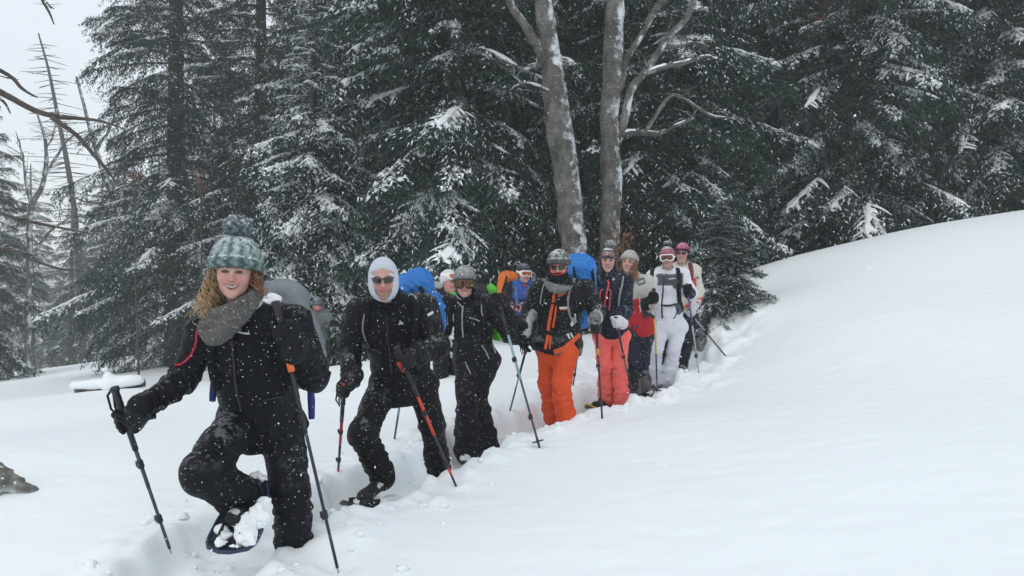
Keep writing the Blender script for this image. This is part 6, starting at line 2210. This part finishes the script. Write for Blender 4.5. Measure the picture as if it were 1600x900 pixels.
p8.beanie((0.38, 0.37, 0.33), cuff=True, z0=0.055, r=(0.098, 0.118, 0.118), snow=0.35, knit=0.004)
p8.curls([(0.070, -0.02, -0.01), (0.076, 0.01, 0.0), (0.066, -0.05, 0.0)], 0.20, (0.20, 0.10, 0.05), n=60, curl=0.006, seed=8, spread=0.02, side=(0.02, -0.02, 0), rad=0.006)
p8.curls([(-0.072, -0.02, 0.01), (-0.074, 0.01, 0.0)], 0.13, (0.16, 0.085, 0.045), n=30, curl=0.005, seed=9, spread=0.012, rad=0.006)
p8.patch('shoulder_patch', [(994, 437), (1006, 434), (1009, 442), (998, 447)], cloth((0.13, 0.14, 0.15)), th=0.004)
for i in range(3):
    p8.strip('shoulder_print', [(999 + 2.6 * i, 440 - 0.9 * i), (1000 + 2.6 * i, 443 - 0.9 * i)], 0.014, WH, on=('jacket',), lift=0.010)
p8.strip('zip', [(999, 464), (1000, 476), (1001, 488)], 0.014, WH)
p8.strip('zip', [(1002, 468), (1003, 486)], 0.012, cloth((0.45, 0.02, 0.03)))
p8.strip('pocket_flap', [(987, 512), (998, 511)], 0.03, cloth((0.05, 0.02, 0.02)), on=('jacket',))
for A, K in (('AR', 'KR'), ('AL', 'KL')):
    a, b = p8.J[A], p8.J[K]
    w = Vox(np.minimum(a, b) - 0.15, np.maximum(a, b) + 0.15, 0.012)
    w.cap(a + (b - a) * 0.0, a + (b - a) * 0.62, 0.098, 0.090, 0.02)
    p8.solid('gaiter', w, M_dark, lambda v, g: np.where((vnoise(v, 0.10, 7) > 0.42)[:, None] & (g[:, 1] < 0)[:, None], [0.12, 0.115, 0.125], [0.02, 0.02, 0.022]), lambda v: wrinkle(v, 77, 0.02, (), 0.08), keep=False)
tip = hit_ground(1027, 620)
top = pt(1022, 450, 8.82)
print('p8', np.linalg.norm(top - tip))
pole('black and yellow pole with a small basket in front of the white suit', top, tip, basket=0.045, lever=False, sections=[(0.15, 0.30, paint((0.30, 0.34, 0.28)), 0.010), (0.30, 0.62, paint((0.50, 0.42, 0.05)), 0.010), (0.62, 0.85, paint((0.02, 0.03, 0.08)), 0.009), (0.85, 1.0, paint((0.10, 0.10, 0.11)), 0.008)])
p8.J['WL'] = pt(1013, 473, 8.95)
p8.grip_glove('L', pole_frac(top, tip, 0.11), top - tip, M_dark, BK3, g=1.4)
gshoe(p8, 'L', 'snowshoe under the grey gaiters of the person in the beige and red jacket', V(0.5, -0.8, 0), paint((0.03, 0.03, 0.03)), paint((0.10, 0.10, 0.11)))
p8.boot('R', p8.J['AR'] + V(-0.02, -0.14, -0.045))

# ------------------------------------------------------------------ white suit
p9 = Person('person in a white ski suit with white goggles and a maroon pompom hat', 9.85, dict(
    H=(1043, 404, -0.12), SR=(1022, 432, 0.0), SL=(1066, 430, 0.02), ER=(1012, 464, 0.02), WR=(1014, 488, -0.15), EL=(1081, 461, -0.02), WL=(1077, 456, -0.28),
    HR=(1033, 511, 0.03), HL=(1060, 511, 0.03), KR=(1025, 548, -0.04), AR=(1021, 596, 0.04), KL=(1053, 548, -0.02), AL=(1043, 594, 0.02)), yaw=-6, pitch=3, roll=-3, head=0.97)
p9.report()
WHT = (0.70, 0.72, 0.79)
def c9(v, g):
    q = (v - p9.sm) @ p9.A
    c = np.tile(WHT, (len(v), 1))
    k = (np.abs(q[:, 0]) < 0.165) & (q[:, 2] < 0.03) & (q[:, 2] > -0.11 - 0.05 * (q[:, 0] > 0.01)) & (q[:, 1] < 0)
    c[k] = [0.09, 0.095, 0.105]
    return c
p9.jacket(M_cloth, c9, g=1.05, hem=0.0, collar=0.05, hood=True, amp=0.011)
p9.trousers(M_cloth, plain(WHT, 0.04), g=1.0, flare=0.03, amp=0.011)
p9.head(smile=0.8, teeth=0.6, eyes=False, ears=False, skin=SKIN * 0.92)
def hat9(v, g):
    a = np.arctan2(v[:, 0], v[:, 1])
    k = (np.sin(a * 16 + 3 * np.sin(v[:, 2] * 180)) > 0.2)[:, None]
    c = np.where(k, [0.22, 0.018, 0.045], [0.36, 0.12, 0.15])
    return np.where((v[:, 2] > 0.118)[:, None], [0.35, 0.25, 0.27], c)
p9.beanie(hat9, pom=0.045, pomcol=(0.07, 0.08, 0.10), pomat=(0.01, 0.05, 0.185), r=(0.097, 0.113, 0.118), z0=0.048, snow=0.25)
p9.strip('hat_tag', [(1040, 388), (1044, 388)], 0.02, WH, on=('hat',))
p9.goggles(M_white, M_lensr, z=0.012, y=-0.090, strap=M_white, strap_r=(0.100, 0.117, 0.122), size=1.06)
DK = cloth((0.025, 0.03, 0.045))
p9.strip('zip', [(1037, 432), (1036, 455), (1034, 475), (1035, 497)], 0.018, DK)
p9.strip('strap_loop', [(1055, 478), (1058, 486), (1055, 495), (1052, 498)], 0.012, DK, on=('jacket', 'trousers'))
p9.strip('shoulder_strap', [(1021, 416), (1019, 425), (1018, 434)], 0.055, M_web, th=0.014)
p9.strip('shoulder_strap', [(1058, 420), (1061, 435), (1060, 455), (1061, 470), (1066, 485)], 0.065, M_web, th=0.014)
p9.strip('chest_print', [(1045, 436.5), (1054, 435)], 0.012, WH)
p9.strip('chest_line', [(1039, 440), (1048, 440), (1055, 438)], 0.006, DK)
p9.strip('hip_belt', [(1033, 477), (1045, 478), (1058, 475)], 0.028, DK, th=0.012)
p9.patch('dark_pocket', [(1057, 475), (1065, 473), (1066, 487), (1059, 492)], cloth((0.08, 0.085, 0.10)), on=('jacket', 'trousers'), th=0.012)
p9.open_glove('R', V(0.1, -0.4, -0.9), V(0.6, -0.5, 0), M_dark, BK3)
tip = hit_ground(1092, 584)
top = pt(1073, 443, 9.45)
print('p9', np.linalg.norm(top - tip))
pole('silver and blue pole in the raised hand of the person in white', top, tip, sections=[(0.15, 0.46, paint((0.05, 0.09, 0.22)), 0.011), (0.46, 0.8, paint((0.42, 0.43, 0.45), 0.35, 0.6), 0.0095), (0.8, 1.0, paint((0.42, 0.43, 0.45), 0.35, 0.6), 0.0085)])
p9.grip_glove('L', pole_frac(top, tip, 0.08), top - tip, M_dark, BK3, g=1.35)
for s_ in 'RL':
    p9.boot(s_, p9.J['A' + s_] + V(-0.03, -0.15, -0.045), M_cloth, (0.3, 0.3, 0.32))
sn9 = snowshoe('snowshoe with a dark frame under the person in white', p9.J['AR'] + V(-0.02, -0.08, -0.06), V(-0.5, -0.85, 0), V(0, 0, 1), paint((0.03, 0.03, 0.03)), paint((0.05, 0.05, 0.055)), L=0.54, W=0.2)

# ------------------------------------------------------------------ pink hat, last in the file
p10 = Person('person in a pink knitted hat, sunglasses and cream jacket, last in the file', 10.55, dict(
    H=(1066, 397, -0.08), SR=(1049, 424, 0.0), SL=(1085, 423, 0.02), ER=(1042, 455, 0.0), WR=(1046, 478, -0.1), EL=(1092, 455, 0.0), WL=(1086, 477, -0.2),
    HR=(1056, 496, 0.03), HL=(1079, 496, 0.03), KR=(1045, 535, 0.0), AR=(1032, 570, 0.05), KL=(1074, 531, 0.0), AL=(1067, 570, 0.05)), yaw=-8, pitch=3, roll=4, head=0.98)
p10.report()
def c10(v, g):
    q = (v - p10.sm) @ p10.A
    c = np.tile([0.58, 0.55, 0.49], (len(v), 1))
    n = vnoise(v, 0.09, 3)
    k = (q[:, 2] < -0.20) & (n > 0.55)
    c[k] = [0.55, 0.10, 0.05]
    c[(np.abs(q[:, 0] - 0.12) < 0.03) & (q[:, 2] < -0.08) & (q[:, 1] < 0)] = [0.55, 0.08, 0.04]
    return c
p10.jacket(M_cloth, c10, g=1.0, hem=-0.14, collar=0.05, hood=True)
p10.trousers(M_dark, plain((0.013, 0.017, 0.028)), g=0.95)
p10.head(smile=0.6, teeth=0.3, eyes=False, ears=False)
p10.shades(w=0.062, hz=0.018)
p10.beanie(lambda v, g: np.where((v[:, 2] < 0.075)[:, None], [0.06, 0.012, 0.03], [0.42, 0.08, 0.19]), cuff=False, z0=0.048, r=(0.096, 0.118, 0.118), snow=0.35)
p10.strip('shoulder_strap', [(1078, 412), (1080, 425), (1079, 440)], 0.07, cloth((0.16, 0.015, 0.03)), th=0.014)
p10.strip('sleeve_mark', [(1089, 433), (1091, 435)], 0.025, DK)
tip = hit_ground(1135, 558)
top = pt(1074, 484, 10.2)
print('p10', np.linalg.norm(top - tip))
pole('thin grey pole slanting out to the right behind the person in white', top, tip, lever=True, sections=[(0.15, 0.40, paint((0.32, 0.33, 0.35), 0.35, 0.5), 0.011), (0.40, 1.0, paint((0.06, 0.065, 0.08), 0.35, 0.5), 0.0095)])
p10.grip_glove('L', pole_frac(top, tip, 0.06), top - tip, M_cloth, (0.5, 0.5, 0.5), g=1.2)
p10.open_glove('R', V(0, -0.3, -1), V(0.6, -0.5, 0), M_dark, BK3)
for s_ in 'RL':
    p10.boot(s_, p10.J['A' + s_] + V(-0.03, -0.14, -0.045))
backpack('dark red backpack of the person in the pink hat', p10.tl(0.0, 0.24, -0.12), (0.15, 0.11, 0.22), p10.A, M_cover, (0.16, 0.015, 0.03), d=10.6, seed=21)
print('people', time.time() - T0)

# ------------------------------------------------------------------ falling snow and misty air
rs = np.random.default_rng(99)
NF = 15000
fp = np.stack([rs.uniform(-6.5, 6.5, NF), rs.uniform(1.5, 9.5, NF), rs.uniform(-0.3, 5.2, NF)], 1)
fp = fp[fp[:, 2] > ground(fp[:, 0], fp[:, 1]) + 0.05]
NF = len(fp)
a_ = rs.normal(0, 1, (NF, 3)) + np.array([0.3, 0, -0.9])
a_ /= np.linalg.norm(a_, axis=1)[:, None]
b_f = np.cross(a_, rs.normal(0, 1, (NF, 3)))
b_f /= np.linalg.norm(b_f, axis=1)[:, None]
c_f = np.cross(a_, b_f)
sz = (0.0012 + 0.0023 * rs.random((NF, 1)) ** 2)
el = 1.0 + 0.9 * rs.random((NF, 1))
ov = np.stack([fp + a_ * sz * el, fp - a_ * sz * el, fp + b_f * sz, fp - b_f * sz, fp + c_f * sz * 0.7, fp - c_f * sz * 0.7], 1).reshape(-1, 3)
oc = np.array([[0, 2, 4], [2, 1, 4], [1, 3, 4], [3, 0, 4], [2, 0, 5], [1, 2, 5], [3, 1, 5], [0, 3, 5]])
of = (np.arange(NF)[:, None, None] * 6 + oc[None]).reshape(-1, 3)
fo = link('falling_snow', new_mesh('falling_snow', ov, of, False), M_lsnow)
fo['kind'] = 'stuff'
fo['label'] = 'snowflakes falling through the air'
HAZE = 0.0042
if HAZE:
    M_haze = bpy.data.materials.new('misty_air')
    M_haze.use_nodes = True
    hn, hl = M_haze.node_tree.nodes, M_haze.node_tree.links
    hn.clear()
    ho = hn.new('ShaderNodeOutputMaterial')
    hv = hn.new('ShaderNodeVolumePrincipled')
    hv.inputs['Color'].default_value = (0.90, 0.95, 0.97, 1)
    hv.inputs['Density'].default_value = HAZE
    hl.new(hv.outputs[0], ho.inputs['Volume'])
    mb = MB()
    zlo = float(GZ.min()) - 1.0
    mb.box((0, 0, (zlo + 23) / 2), (86, 88, (23 - zlo) / 2))
    hz = link('haze', new_mesh('haze', mb.verts(), mb.faces(), False), M_haze)
    hz['kind'] = 'stuff'
    hz['label'] = 'misty snowy air'
print('air', time.time() - T0)
